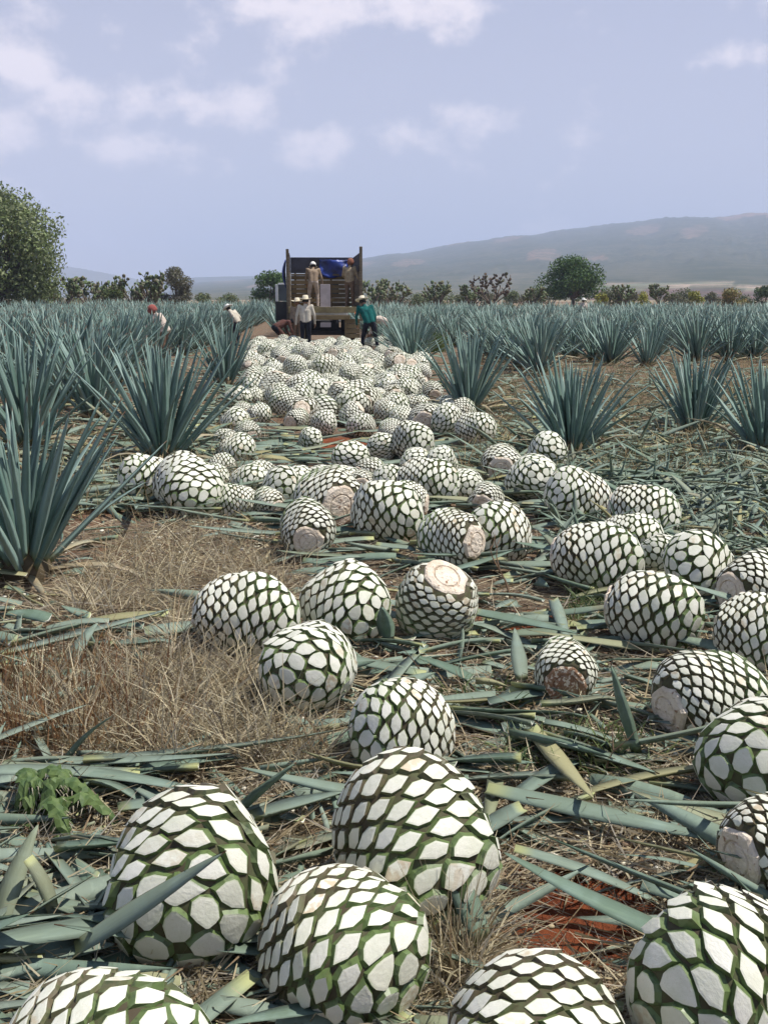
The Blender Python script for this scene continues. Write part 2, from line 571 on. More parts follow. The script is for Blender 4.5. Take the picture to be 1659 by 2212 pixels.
class Heart:
    """one shape of chopped agave heart, unit radius, axis along z, root end at -z, crown end at +z"""

    def __init__(self, seed, n, length, aniso=1.5, bulge=2.3, rootcut=0.84, grow=2.2, name='heart', gapk=0.13, brown=0.0):
        r = random.Random(seed)
        a = length
        self.a = a
        z0, z1 = -rootcut * a, 0.985 * a
        prof = lambda z: max(0.0, 1 - abs(z / a) ** bulge) ** (1 / 2.05)
        ph = [r.uniform(0, 6.28) for _ in range(6)]
        self.wob = lambda th, z: 1 + 0.06 * math.sin(2 * th + ph[0] + z) + 0.03 * math.sin(3 * th + ph[1] - 2 * z) + 0.03 * math.sin(th + ph[3] + 2.5 * z) + 0.02 * math.sin(5 * z + ph[2])
        self.prof = prof
        self.cuts = [(Vector((math.cos(t_), math.sin(t_), r.uniform(-.5, .5))).normalized(), r.uniform(0.84, 0.95)) for t_ in (r.uniform(0, 6.28) for _ in range(5))]
        # arc table
        Z = np.linspace(z0, z1, 400)
        R = np.array([prof(z) for z in Z])
        ds = np.hypot(np.diff(Z), np.diff(R))
        s = np.concatenate([[0], np.cumsum(ds)])
        sn = s / s[-1]
        dens = R / (0.5 + (grow - 0.5) * np.clip(sn, 0, 1) ** 0.9)
        cum = np.concatenate([[0], np.cumsum((dens[1:] + dens[:-1]) / 2 * ds)])
        cum /= cum[-1]
        self.tiles = []
        P, fr = [], []
        for i in range(n):
            u = (i + 0.5) / n
            z = float(np.interp(u, cum, Z))
            th = i * GOLD + r.uniform(-1, 1) * 0.03
            fr.append((z, th, float(np.interp(u, cum, sn))))
            P.append(self.pt(z, th))
        P = np.array(P)
        for i in range(n):
            z, th, q = fr[i]
            if q < 0.03:
                continue
            p = Vector(P[i])
            e = 0.01
            nz = (self.pt(z + e, th) - self.pt(z - e, th)).normalized()
            nt_ = (self.pt(z, th + e) - self.pt(z, th - e)).normalized()
            nn = nt_.cross(nz).normalized()
            e2 = nn.cross(nt_).normalized()
            an = 1 + (aniso - 1) * min(1, max(0, (1 - q) / 0.25))
            d = P - P[i]
            dist = np.linalg.norm(d, axis=1)
            idx = [k for k in np.argsort(dist)[1:20]]
            poly = [(-0.6, -0.6), (0.6, -0.6), (0.6, 0.6), (-0.6, 0.6)]
            cell = poly
            local = []
            for k in idx:
                v = Vector(d[k])
                x, y = v.dot(nt_), v.dot(e2) * an
                L = math.hypot(x, y)
                if L > 1e-6:
                    local.append((x / L, y / L, L / 2))
            for (x, y, h) in local:
                cell = clip_poly(cell, x, y, h)
            if len(cell) < 3:
                continue
            ext = max(c[0] for c in cell) - min(c[0] for c in cell)
            g = gapk * 0.5 * math.sqrt(max(1e-4, self.area(cell) / an))
            g *= 1 if q < 0.8 else 0.55
            inner = [(-0.6, -0.6), (0.6, -0.6), (0.6, 0.6), (-0.6, 0.6)]
            for (x, y, h) in local:
                inner = clip_poly(inner, x, y, h - g * math.hypot(x, y * an) * 1.0)
            if len(inner) < 3 or self.area(inner) < 0.0006:
                continue
            inner = [(x, y / an) for x, y in inner]
            # drop almost coincident corners, then round all but the two side corners
            pl = []
            for k in range(len(inner)):
                b_ = inner[k]
                if not pl or math.hypot(b_[0] - pl[-1][0], b_[1] - pl[-1][1]) > 0.035:
                    pl.append(b_)
            if len(pl) > 3 and math.hypot(pl[0][0] - pl[-1][0], pl[0][1] - pl[-1][1]) < 0.035:
                pl.pop()
            inner = pl
            if len(inner) < 3:
                continue
            # short sides collapse into pointed corners, as on a leaf base
            while len(inner) > 4:
                ed = [math.hypot(inner[k][0] - inner[k - 1][0], inner[k][1] - inner[k - 1][1]) for k in range(len(inner))]
                k = min(range(len(ed)), key=lambda m: ed[m])
                if ed[k] > (0.62 if q < 0.8 else 0.35) * sum(ed) / len(ed):
                    break
                mid_ = ((inner[k][0] + inner[k - 1][0]) / 2, (inner[k][1] + inner[k - 1][1]) / 2)
                inner[k] = mid_
                inner.pop(k - 1 if k else len(inner) - 1)
            ix0 = min(range(len(inner)), key=lambda k: inner[k][0])
            ix1 = max(range(len(inner)), key=lambda k: inner[k][0])
            out = []
            for k in range(len(inner)):
                a_, b_, c_ = inner[k - 1], inner[k], inner[(k + 1) % len(inner)]
                if k in (ix0, ix1) and q < 0.85:
                    out.append(b_)
                else:
                    f = 0.34
                    out.append((b_[0] + (a_[0] - b_[0]) * f, b_[1] + (a_[1] - b_[1]) * f))
                    out.append((b_[0] + (c_[0] - b_[0]) * f, b_[1] + (c_[1] - b_[1]) * f))
            hh = max(c[1] for c in out) - min(c[1] for c in out)
            sh = 0.07 * hh if q < 0.85 else 0.0
            mx = sum(c[0] for c in out) / len(out); my = sum(c[1] for c in out) / len(out)
            tx, ty = r.uniform(-0.12, 0.12), r.uniform(-0.14, 0.10) - 0.05
            lift = r.uniform(0.010, 0.034)
            V, C = [], []
            nO = len(out)
            fl = 1.9 * g
            stain = r.random() if r.random() < 0.14 else 0.0
            k0 = r.uniform(0.94, 1.0)
            tops = [((x - mx) * k0 + mx, (y - my) * k0 + my + sh) for x, y in out]
            W3 = lambda x, y, h: p + nt_ * x + e2 * y + nn * h
            for (x, y) in tops:                     # rim of the cut
                V.append(W3(x, y, lift + tx * (x - mx) + ty * (y - my) - 0.10 * (x * x) - 0.05 * y * y)); C.append((1.0 if y < my + sh - 0.05 * hh else 0.55, q, stain, 1))
            for (x, y) in tops:                     # inner ring: keeps the cut face crisp at the rim
                xx, yy = (x - mx) * 0.80 + mx, (y - my - sh) * 0.80 + my + sh
                V.append(W3(xx, yy, lift + tx * (xx - mx) + ty * (yy - my) - 0.10 * (xx * xx) - 0.05 * yy * yy + 0.004)); C.append((0.4, q, stain, 1))
            for (x, y) in out:                      # foot of the rind
                L = math.hypot(x - mx, y - my) + 1e-6
                kx = (L + fl) / L
                x2, y2 = (x - mx) * kx + mx, (y - my) * kx + my - (0.35 * g if q < 0.85 else 0)
                V.append(W3(x2, y2, -0.055 - 0.35 * (x2 * x2) - 0.2 * (y2 * y2))); C.append((0, q, 0, 1))
            ctr = W3(mx, my + sh, lift + 0.006); V.append(ctr); C.append((0.0, q, stain, 1))
            Fc, fm = [], []
            c_i = 3 * nO
            for k in range(nO):
                k2 = (k + 1) % nO
                Fc.append((nO + k, nO + k2, c_i)); fm.append(0)
                Fc.append((k, k2, nO + k2, nO + k)); fm.append(0)
                Fc.append((2 * nO + k, 2 * nO + k2, k2, k)); fm.append(1)
            for v in V:
                v.z = max(v.z, z0 - 0.005)
            self.tiles.append(dict(V=V, F=Fc, fm=fm, C=C, c=p, n=nn, me=None))
        self.name = name
        self.core_me = self.make_core(z0, z1)
        self.root_me = self.make_root(z0, r)
        self.joined = None
        self.single = None

    @staticmethod
    def area(P):
        return abs(sum(P[i - 1][0] * P[i][1] - P[i][0] * P[i - 1][1] for i in range(len(P)))) / 2

    def pt(self, z, th):
        rr = self.prof(z) * self.wob(th, z)
        p = Vector((rr * math.cos(th), rr * math.sin(th), z))
        for (nv, dv) in self.cuts:          # sides hacked flat by the cutter
            e = p.dot(nv) - dv
            if e > 0:
                p = p - nv * (e * 0.62)
        return p

    def make_core(self, z0, z1):
        nz, na = 14, 24
        V, Fc = [], []
        for j in range(nz):
            u = j / (nz - 1)
            z = z0 + (z1 - z0) * (0.5 - 0.5 * math.cos(math.pi * u)) * 0.995
            for i in range(na):
                p = self.pt(z, i * math.tau / na)
                V.append((p.x * 0.985, p.y * 0.985, p.z * 0.985))
        for j in range(nz - 1):
            for i in range(na):
                Fc.append((j * na + i, j * na + (i + 1) % na, (j + 1) * na + (i + 1) % na, (j + 1) * na + i))
        Fc.append(tuple(range((nz - 1) * na, nz * na)))
        Fc.append(tuple(reversed(range(na))))
        self.coreVF = (V, Fc)
        return pymesh('core', V, Fc, [M_CORE], smooth_=True)

    def make_root(self, z0, r):
        """hacked flat root end with its ring"""
        R0 = self.prof(z0)
        V, Fc, fm = [], [], []
        na = 20
        rings = [(1.03, -0.05), (1.01, 0.02), (0.91, 0.06), (0.62, 0.085), (0.57, 0.045), (0.52, 0.09), (0.2, 0.10)]
        tl = (r.uniform(-.10, .10), r.uniform(-.10, .10))
        jit = [r.uniform(0.88, 1.05) for _ in range(na)]
        for (rr, h) in rings:
            for i in range(na):
                th = i * math.tau / na
                k = rr * (jit[i] if rr > 0.9 else 1) * R0
                x, y = k * math.cos(th), k * math.sin(th)
                V.append((x, y, z0 - h - tl[0] * x - tl[1] * y + r.uniform(-.010, .010)))
        for j in range(len(rings) - 1):
            for i in range(na):
                Fc.append((j * na + (i + 1) % na, j * na + i, (j + 1) * na + i, (j + 1) * na + (i + 1) % na))
                fm.append(0)
        Fc.append(tuple(reversed(range((len(rings) - 1) * na, len(rings) * na))))
        self.rootVF = (V, Fc)
        return pymesh('root_cut', V, Fc, [M_ROOT])

    def tile_mesh(self, k):
        t = self.tiles[k]
        if t['me'] is None:
            t['me'] = pymesh('leaf_base', t['V'], t['F'], [M_CUT, M_RIND], t['fm'], cols=t['C'])
        return t['me']

    def join_mesh(self, ks, with_core=False):
        V, Fc, fm, C = [], [], [], []
        for k in ks:
            t = self.tiles[k]
            o = len(V)
            V += t['V']; C += t['C']; fm += t['fm']
            Fc += [tuple(i + o for i in f) for f in t['F']]
        mats = [M_CUT, M_RIND]
        if with_core:
            mats += [M_CORE, M_ROOT]
            for (vf, mi) in ((self.coreVF, 2), (self.rootVF, 3)):
                o = len(V)
                V += list(vf[0]); C += [(0, 0, 0, 1)] * len(vf[0])
                Fc += [tuple(i + o for i in f) for f in vf[1]]; fm += [mi] * len(vf[1])
        return pymesh('leaf_bases', V, Fc, mats, fm, cols=C)

    def whole(self):
        if self.single is None:
            self.single = self.join_mesh(range(len(self.tiles)), True)
        return self.single


HEARTS = {
    'big': Heart(11, 132, 1.08, 1.45, 2.2, 0.88, 1.5, gapk=0.15),
    'big2': Heart(12, 148, 1.12, 1.5, 2.4, 0.89, 1.6, gapk=0.15),
    'mid': Heart(13, 165, 1.12, 1.4, 2.3, 0.88, 1.5, gapk=0.115),
    'mid2': Heart(14, 190, 1.05, 1.4, 2.2, 0.84, 1.6, gapk=0.11),
    'fine': Heart(15, 235, 1.18, 1.35, 2.4, 0.87, 1.6, gapk=0.11),
    'fine2': Heart(16, 250, 1.05, 1.35, 2.3, 0.80, 1.4, gapk=0.105),
    'long': Heart(17, 210, 1.38, 1.35, 2.3, 0.90, 1.8, gapk=0.115),
}


def axis_matrix(tip, spin):
    t = Vector(tip).normalized()
    q = t.to_track_quat('Z', 'Y').to_matrix().to_4x4()
    return q @ Matrix.Rotation(spin, 4, 'Z')


HEART_POS = []


def place_heart(px, py, rp, var, tip, label, spin=0.0, group='agave hearts scattered along the row', detail=True, kz=0.90, squash=1.0):
    rp = rp * (0.95 if rp > 85 else 1.06)
    d = ray(px, py)
    t = CAMH / (kz * rp / F - d.z)
    r = rp / F * t
    c = Vector((0, 0, CAMH)) + d * t
    H = HEARTS[var]
    root = empty('agave_heart')
    # rest it on the soil: lowest point of the rotated body
    M = axis_matrix(tip, spin)
    if 'lower left corner' in label:
        squash = 1.25
    rs = random.Random(label)
    S = Matrix.Diagonal((r * rs.uniform(.93, 1.05), r * rs.uniform(.93, 1.05), r * squash * rs.uniform(.93, 1.07), 1))
    B = M @ S
    low = min((B @ Vector(v)).z for v in H.coreVF[0])
    c.z = -low - 0.03 + float(gz(c.x, c.y))
    root.matrix_world = Matrix.Translation(c) @ B
    tag(root, label, 'agave heart', group)
    HEART_POS.append((c.x, c.y, r))
    camp = Vector((0, 0, CAMH))
    mobj('core', H.core_me, root)
    rc = mobj('root_cut', H.root_me, root)
    if 'brown-ringed root' in label:
        rc.data = H.root_me.copy()
        rc.data.materials[0] = M_ROOT_BROWN
    rest = []
    R3 = M.to_3x3()
    for k, tl in enumerate(H.tiles):
        pw = c + (B @ tl['c'])
        nw = R3 @ tl['n']
        if detail and nw.dot((camp - pw).normalized()) > -0.02 and pw.z > 0.0:
            mobj('leaf_base', H.tile_mesh(k), root)
        else:
            rest.append(k)
    if rest:
        o = mobj('leaf_bases', H.join_mesh(rest), root)
        tag(o, kind='stuff')
    return root


NEAR = [
    # px, py, radius, shape, crown direction (right, away, up), label
    (238, 2255, 200, 'big', (.85, -.35, .12), 'huge chopped agave heart cut off by the lower left corner'),
    (415, 1893, 183, 'big', (.08, -1, -.22), 'big agave heart at lower left with a cut leaf lying across it'),
    (745, 2000, 176, 'big2', (.78, -.62, -.08), 'big agave heart at the front, second from left, small scales facing left'),
    (895, 1808, 180, 'big2', (.5, -.8, -.35), 'big green-seamed agave heart in the middle behind the front pair'),
    (1160, 2250, 208, 'big', (.1, -.85, -.3), 'agave heart cut off by the bottom edge, below the bare red soil'),
    (1565, 2120, 205, 'big2', (-.75, -.5, -.1), 'large agave heart in the lower right corner with a tan cut facet'),
    (1690, 1830, 128, 'fine', (.9, .38, .0), 'agave heart half out of the right edge, its pale flat cut facing left'),
    (868, 1558, 112, 'mid', (-.85, -.42, .12), 'agave heart with a ragged white root plate on its right side'),
    (668, 1438, 108, 'mid', (-.12, -1, .08), 'agave heart showing its faceted crown to the viewer, beside dry grass'),
    (533, 1330, 95, 'long', (.95, -.22, -.08), 'long egg-shaped agave heart lying sideways, nearest the dry grass'),
    (745, 1303, 95, 'mid', (.6, -.78, -.05), 'round agave heart between the long one and the upturned one'),
    (945, 1298, 93, 'mid2', (-.2, .42, -.85), 'agave heart standing upside down, its round root cut facing up'),
    (1222, 1457, 68, 'fine2', (.15, .95, .12), 'small agave heart with a brown-ringed root cut facing the viewer'),
    (976, 1166, 62, 'fine', (-.65, .72, -.1), 'agave heart with a pinkish root disc turned to the right'),
    (1075, 1152, 64, 'mid', (-.75, -.4, .2), 'agave heart just behind the one with the pinkish root disc'),
    (1288, 1203, 72, 'long', (.9, -.38, .0), 'wide agave heart lying sideways in front of the right-hand cluster'),
    (1362, 1160, 55, 'fine', (.8, -.5, .1), 'agave heart half hidden behind the wide sideways one on the right'),
    (1424, 1200, 42, 'mid2', (-.7, -.7, .05), 'small agave heart with a tan facet wedged between larger ones on the right'),
    (1508, 1225, 74, 'mid', (-.45, -.6, .4), 'rounded agave heart with pale crown at the middle of the right cluster'),
    (1635, 1265, 72, 'fine', (.85, .48, .0), 'agave heart at the right edge with a flat pale root face'),
    (1412, 1316, 98, 'mid', (.85, -.42, .0), 'plump agave heart at the right, above the small brown-ringed one'),
    (1630, 1366, 90, 'mid2', (.75, -.6, .0), 'agave heart at the right edge directly behind the dense-scaled one'),
    (1530, 1497, 114, 'fine', (.8, .35, .12), 'large dense-scaled agave heart at right, root end to lower left'),
    (1645, 1648, 130, 'big', (-.6, -.78, .08), 'green-seamed agave heart at the right edge with faceted crown to the left'),
    (1388, 1105, 62, 'fine', (.8, -.42, -.1), 'agave heart at the far end of the right cluster, white root face left'),
    (1247, 1066, 58, 'fine', (-.7, -.3, .3), 'upright-looking agave heart left of the right cluster, beside cut leaves'),
    (1146, 1028, 50, 'mid2', (.3, -.72, .5), 'agave heart with a white faceted crown turned up, below the agave bush'),
    (1181, 984, 40, 'mid', (.2, -.5, .6), 'small agave heart touching the foot of the right-hand agave'),
    (1086, 1000, 46, 'fine2', (.2, .95, .1), 'agave heart with its flat root face to the viewer, left of the crown-up one'),
    (836, 1110, 64, 'mid', (.8, -.5, .1), 'dark-seamed agave heart right of the two stacked fine-scaled ones'),
    (664, 1142, 60, 'fine', (-.1, 1, .2), 'fine-scaled agave heart in front of its twin, root cut low at the front'),
    (706, 1075, 66, 'fine2', (-.5, .8, .1), 'fine-scaled agave heart leaning behind its twin in the middle'),
    (925, 1044, 52, 'fine', (.8, -.45, .0), 'fine-scaled agave heart lying sideways in the central cluster'),
    (1000, 1042, 40, 'mid2', (.5, -.8, .1), 'small agave heart at the right end of the central cluster'),
    (406, 1052, 62, 'long', (.5, -.8, -.25), 'long agave heart at left with a spiral scaled end facing front'),
    (318, 1036, 52, 'mid', (-.6, -.6, .3), 'agave heart partly behind the long one, under the left agave'),
    (512, 1078, 38, 'fine', (-.85, -.1, .1), 'small agave heart with white root plate right of the long left one'),
    (540, 1036, 36, 'mid', (.6, -.6, .2), 'small agave heart behind the two at the left cluster'),
    (610, 1052, 44, 'mid', (.2, -.95, .1), 'agave heart with grey crown facet facing front, left of centre'),
    (757, 992, 37, 'mid', (.1, -.4, .8), 'round agave heart standing alone behind the central cluster'),
    (893, 955, 42, 'mid2', (.7, -.6, .0), 'dark-seamed agave heart alone on the bare patch behind the centre'),
    (826, 965, 29, 'mid', (-.3, -.6, .7), 'small pale-topped agave heart left of the dark-seamed lone one'),
    (671, 953, 25, 'big', (.3, -.7, .6), 'small pale-topped agave heart beside the red bare soil'),
    (512, 970, 33, 'mid', (.7, -.5, .2), 'small agave heart at the foot of the left agave, right side'),
    (1027, 925, 35, 'fine', (.7, -.4, .2), 'agave heart at the right end of the small group before the heap'),
    (970, 912, 33, 'fine', (-.6, -.5, .3), 'agave heart in the middle of the small group before the heap'),
    (922, 900, 36, 'fine2', (.2, .95, .1), 'agave heart with root face forward in the group before the heap'),
    (508, 908, 30, 'mid', (.5, -.7, .2), 'small agave heart left of the heap, nearer of the edge pair'),
    (515, 858, 24, 'mid', (.5, -.7, .3), 'small agave heart left of the heap touching its left edge'),
    (549, 857, 20, 'mid2', (.8, -.4, .2), 'tiny agave heart at the left edge of the heap'),
    (895, 1005, 32, 'fine', (.2, -.6, .6), 'agave heart peeping out behind the central cluster, left one'),
    (955, 1005, 36, 'fine2', (-.2, -.6, .5), 'agave heart peeping out behind the central cluster, right one'),
    (782, 1042, 34, 'fine2', (.1, .95, .0), 'agave heart with pinkish root face wedged in the central cluster'),
    (850, 1040, 38, 'fine', (-.6, -.5, .3), 'agave heart at the left end of the central sideways pair'),
    (640, 1040, 38, 'mid2', (.4, -.7, .3), 'agave heart just left of the leaning fine-scaled pair'),
]
for i, (px, py, rp, var, tip, label) in enumerate(NEAR):
    place_heart(px, py, rp, var, tip, label, spin=i * 1.7, group='chopped agave hearts lying along the row')


# the long heap behind the truck
def heap():
    pts = []
    tries = 0
    lo = ('mid', 'mid2', 'fine', 'fine2', 'big', 'long')
    def edges(y):
        # left/right edges of the heap on the photograph, by distance
        px_l = np.interp(y, [12.5, 15.5, 17, 19, 24, 30, 36], [600, 590, 575, 545, 535, 540, 560])
        px_r = np.interp(y, [12.5, 15.5, 17, 19, 24, 30, 36], [960, 880, 885, 905, 925, 918, 885])
        return (px_l - CX) / F * y, (px_r - CX) / F * y
    while len(pts) < 285 and tries < 60000:
        tries += 1
        y = random.uniform(12.8, 36.3)
        if y < 16.5 and random.random() < (0.5 if y > 15 else 0.82):
            continue
        a, b_ = edges(y)
        x = random.uniform(a, b_)
        r = random.uniform(0.165, 0.24)
        if 770 < proj(x, y)[0] < 838 and 28.5 < y < 34:
            continue
        if any((x - q[0]) ** 2 + (y - q[1]) ** 2 < (0.84 * (r + q[2])) ** 2 for q in pts):
            continue
        if any((x - q[0]) ** 2 + (y - q[1]) ** 2 < (0.9 * (r + q[2])) ** 2 for q in HEART_POS):
            continue
        pts.append((x, y, r, 0.0))
    second = []
    tries = 0
    while len(second) < 16 and tries < 8000:
        tries += 1
        y = random.uniform(18.5, 27)
        a, b_ = edges(y)
        x = random.uniform(a + 0.5, b_ - 0.5)
        r = random.uniform(0.17, 0.23)
        if any((x - q[0]) ** 2 + (y - q[1]) ** 2 < (0.95 * (r + q[2])) ** 2 for q in second):
            continue
        second.append((x, y, r, 0.22))
    for (x, y, r, z) in pts + second:
        H = HEARTS[random.choice(lo)]
        o = mobj('agave_heart', H.whole())
        tip = (random.uniform(-1, 1), random.uniform(-1, 1), random.uniform(-.5, .6))
        M = axis_matrix(tip, random.uniform(0, 6.28))
        B = M @ Matrix.Diagonal((r * random.uniform(.9, 1.08), r * random.uniform(.9, 1.08), r * random.uniform(.88, 1.12), 1))
        o.matrix_world = Matrix.Translation((x, y, z + r * 0.93)) @ B
        if z:
            tag(o, 'white agave heart lying on top of the long heap behind the truck', 'agave heart', 'agave hearts on top of the heap')
        elif y < 19:
            tag(o, 'white agave heart in the nearest ranks of the long heap, towards the viewer', 'agave heart', 'agave hearts at the near end of the heap')
        elif y > 30:
            tag(o, 'white agave heart at the far end of the heap, at the feet of the workers', 'agave heart', 'agave hearts at the far end of the heap')
        else:
            a, b_ = edges(y)
            side = 'left flank' if x < a + (b_ - a) / 3 else ('right flank' if x > b_ - (b_ - a) / 3 else 'middle')
            tag(o, f'white agave heart on the ground in the {side} of the long heap', 'agave heart', f'agave hearts in the {side} of the heap')
    return pts


for k, (px, py, rp) in enumerate([(455, 1030, 34), (580, 1085, 33), (690, 1028, 36), (800, 1010, 32), (880, 1080, 40), (745, 1025, 34), (1050, 1075, 38), (565, 1020, 32)]):
    place_heart(px, py, rp, ('fine', 'mid', 'fine2', 'mid2')[k % 4], (math.cos(k * 2.3), math.sin(k * 2.3), .15), 'agave heart filling the crowded middle band between left and right clusters', k * 1.9,
                'agave hearts of the crowded middle band')
for k, (px, py, rp) in enumerate([(480, 1000, 26), (535, 930, 25), (488, 945, 24), (560, 890, 24), (525, 885, 22), (470, 1030, 25)]):
    place_heart(px, py, rp, ('mid', 'fine', 'mid2')[k % 3], (math.cos(k * 2.1), math.sin(k * 2.1), .2), 'small agave heart strewn along the left fringe of the heap', k * 1.3,
                'agave hearts strewn along the left fringe', detail=False)
for k, (px, py, rp) in enumerate([(900, 870, 25), (935, 850, 23), (870, 905, 26), (960, 872, 22), (1000, 885, 25), (845, 930, 27), (780, 915, 26), (700, 915, 25), (640, 905, 25)]):
    place_heart(px, py, rp, ('fine', 'mid2', 'fine2')[k % 3], (math.cos(k * 1.7), math.sin(k * 1.7), .2), 'small agave heart strewn just in front of the heap, right of centre', k * 1.1,
                'agave hearts strewn before the heap', detail=False)
HEAP = heap()
# ------------------------------------------------------------------ agave leaves and plants
def leaf_geom(L=1.0, w=0.085, bend=0.1, segs=8, th=0.016, rnd=0.5, cut=0.0, twist=0.0, fold=0.0, tipcut=1.0):
    """closed, channelled leaf along +z, upper face towards +y; returns V, quads, colours, material ids"""
    V, C = [], []
    for j in range(segs + 1):
        t = cut + (tipcut - cut) * j / segs
        wid = w * (0.62 + 0.9 * t) if t < 0.32 else w * 0.908 * (1 - ((t - 0.32) / 0.68) ** 1.7) + 0.0025
        if t < 0.32:
            wid = w * (0.68 + 0.228 * (t / 0.32))
        tk = th * (1.25 - 0.9 * t) * (1 if t < 0.97 else 0.5)
        z = (t - cut) * L
        yb = -bend * L * ((t - cut) ** 2)
        zz = z - 0.35 * abs(bend) * L * (t - cut) ** 2 * abs(bend)
        if fold and t > 0.6:
            yb -= fold * (t - 0.6) * L
        a = twist * t
        ca, sa = math.cos(a), math.sin(a)
        for (x, y, e) in ((-wid / 2, tk * 0.6 + wid * 0.10, 0.0), (0, 0.0, 1.0), (wid / 2, tk * 0.6 + wid * 0.10, 0.0), (0, -tk, 1.0)):
            V.append((x * ca - y * sa, x * sa + y * ca + yb, zz))
            C.append((t, rnd, e, 1))
    Q, fm = [], []
    for j in range(segs):
        for k in range(4):
            Q.append((j * 4 + (k + 1) % 4, j * 4 + k, j * 4 + 4 + k, j * 4 + 4 + (k + 1) % 4)); fm.append(0)
    Q.append((0, 1, 2, 3)); fm.append(1)
    e = segs * 4
    Q.append((e + 3, e + 2, e + 1, e)); fm.append(1 if tipcut < 0.98 else 0)
    return np.array(V), np.array(Q), np.array(C), np.array(fm)


def leaf_mesh(name, mat, **kw):
    V, Q, C, fm = leaf_geom(**kw)
    return npmesh(name, V, Q, [mat, M_LEAFEND], fm, C)


class Joiner:
    def __init__(self):
        self.V, self.Q, self.C, self.fm, self.n = [], [], [], [], 0

    def add(self, g, M, rnd=None, cscale=None):
        V, Q, C, fm = g
        A = np.array(M)
        self.V.append(V @ A[:3, :3].T + A[:3, 3])
        self.Q.append(Q + self.n)
        C = C.copy()
        if rnd is not None:
            C[:, 1] = rnd
        self.C.append(C)
        self.fm.append(fm)
        self.n += len(V)

    def mesh(self, name, mats):
        return npmesh(name, np.concatenate(self.V), np.concatenate(self.Q), mats, np.concatenate(self.fm), np.concatenate(self.C))


def rosette(n, r, L=1.12, low=18, high=86, spread=1.0):
    """list of (matrix, length, bend, age) for a plant standing at the origin"""
    out = []
    for i in range(n):
        u = (i + 0.5) / n                     # 0 outer/old .. 1 inner/young
        el = math.radians(low + (high - low) * u ** 0.55 + r.uniform(-6, 6))
        az = i * GOLD + r.uniform(-.2, .2)
        l = L * (0.78 + 0.27 * math.sin(math.pi * min(1, u * 0.9 + 0.12)) + r.uniform(-.13, .10))
        base = Vector((math.cos(az), math.sin(az), 0)) * (0.13 * (1 - u) + 0.015) + Vector((0, 0, 0.03 + 0.16 * u))
        zax = Vector((math.cos(az) * math.cos(el), math.sin(az) * math.cos(el), math.sin(el)))
        # upper face (+y of the leaf) looks towards the plant's axis
        yax = Vector((-math.cos(az) * math.sin(el), -math.sin(az) * math.sin(el), math.cos(el)))
        xax = yax.cross(zax)
        R = Matrix((xax, yax, zax)).transposed().to_4x4()
        R = R @ Matrix.Rotation(r.uniform(-.25, .25), 4, 'Z')
        out.append((Matrix.Translation(base) @ R, l, u))
    return out


LEAF_ME = [leaf_mesh('leaf', M_AGAVE, L=1, w=0.064, bend=b_, segs=9, rnd=q / 6.0, twist=tw) for q, (b_, tw) in
           enumerate([(0.02, 0.1), (0.06, -0.15), (-0.03, 0.2), (0.12, 0.0), (0.0, -0.1), (0.2, 0.12)])]
DRY_ME = leaf_mesh('dry_leaf', M_DRYLEAF, L=0.8, w=0.06, bend=0.3, segs=8, rnd=.5, twist=.7, fold=.3)
BASE_ME = None


def stump_mesh():
    V, Fc = [], []
    na = 12
    for j, (rr, z) in enumerate(((0.16, -0.03), (0.17, 0.06), (0.13, 0.16), (0.05, 0.24))):
        for i in range(na):
            th = i * math.tau / na
            V.append((rr * math.cos(th), rr * math.sin(th), z))
    for j in range(3):
        for i in range(na):
            Fc.append((j * na + i, j * na + (i + 1) % na, (j + 1) * na + (i + 1) % na, (j + 1) * na + i))
    Fc.append(tuple(range(3 * na, 4 * na)))
    return pymesh('stem_base', V, Fc, [simple('agave_base', (0.10, 0.075, 0.04), scale=10)], smooth_=True)


BASE_ME = stump_mesh()


def agave_near(px, py, label, n=58, L=1.12, low=18, seed=0, w=1.0, at=None):
    g = at if at else ground(px, py)
    r = random.Random(seed)
    root = empty('agave_plant', (g.x, g.y, float(gz(g.x, g.y))), r.uniform(0, 6.28))
    tag(root, label, 'agave', 'blue agave plants standing near the row')
    mobj('stem_base', BASE_ME, root)
    for (M, l, u) in rosette(n, r, L, low):
        o = mobj('leaf', r.choice(LEAF_ME if u > 0.3 else LEAF_ME[1:]) if u > 0.10 else DRY_ME, root)
        if u <= 0.10:
            M = M @ Matrix.Rotation(r.uniform(.1, .35), 4, 'X')
        o.matrix_basis = M @ Matrix.Diagonal((l * w, l * w, l, 1))
    return (g.x, g.y)


def agave_mesh(seed, n, L, low, segs, wid):
    r = random.Random(seed)
    J = Joiner()
    G = [leaf_geom(L=1, w=wid, bend=b_, segs=segs, rnd=0.5, twist=tw) for (b_, tw) in ((0.03, .1), (0.09, -.1), (0.0, .15), (0.16, 0))]
    for (M, l, u) in rosette(n, r, L, low):
        J.add(r.choice(G), M @ Matrix.Diagonal((l, l, l, 1)), rnd=r.random())
    return J.mesh('agave_plant', [M_AGAVE, M_LEAFEND])


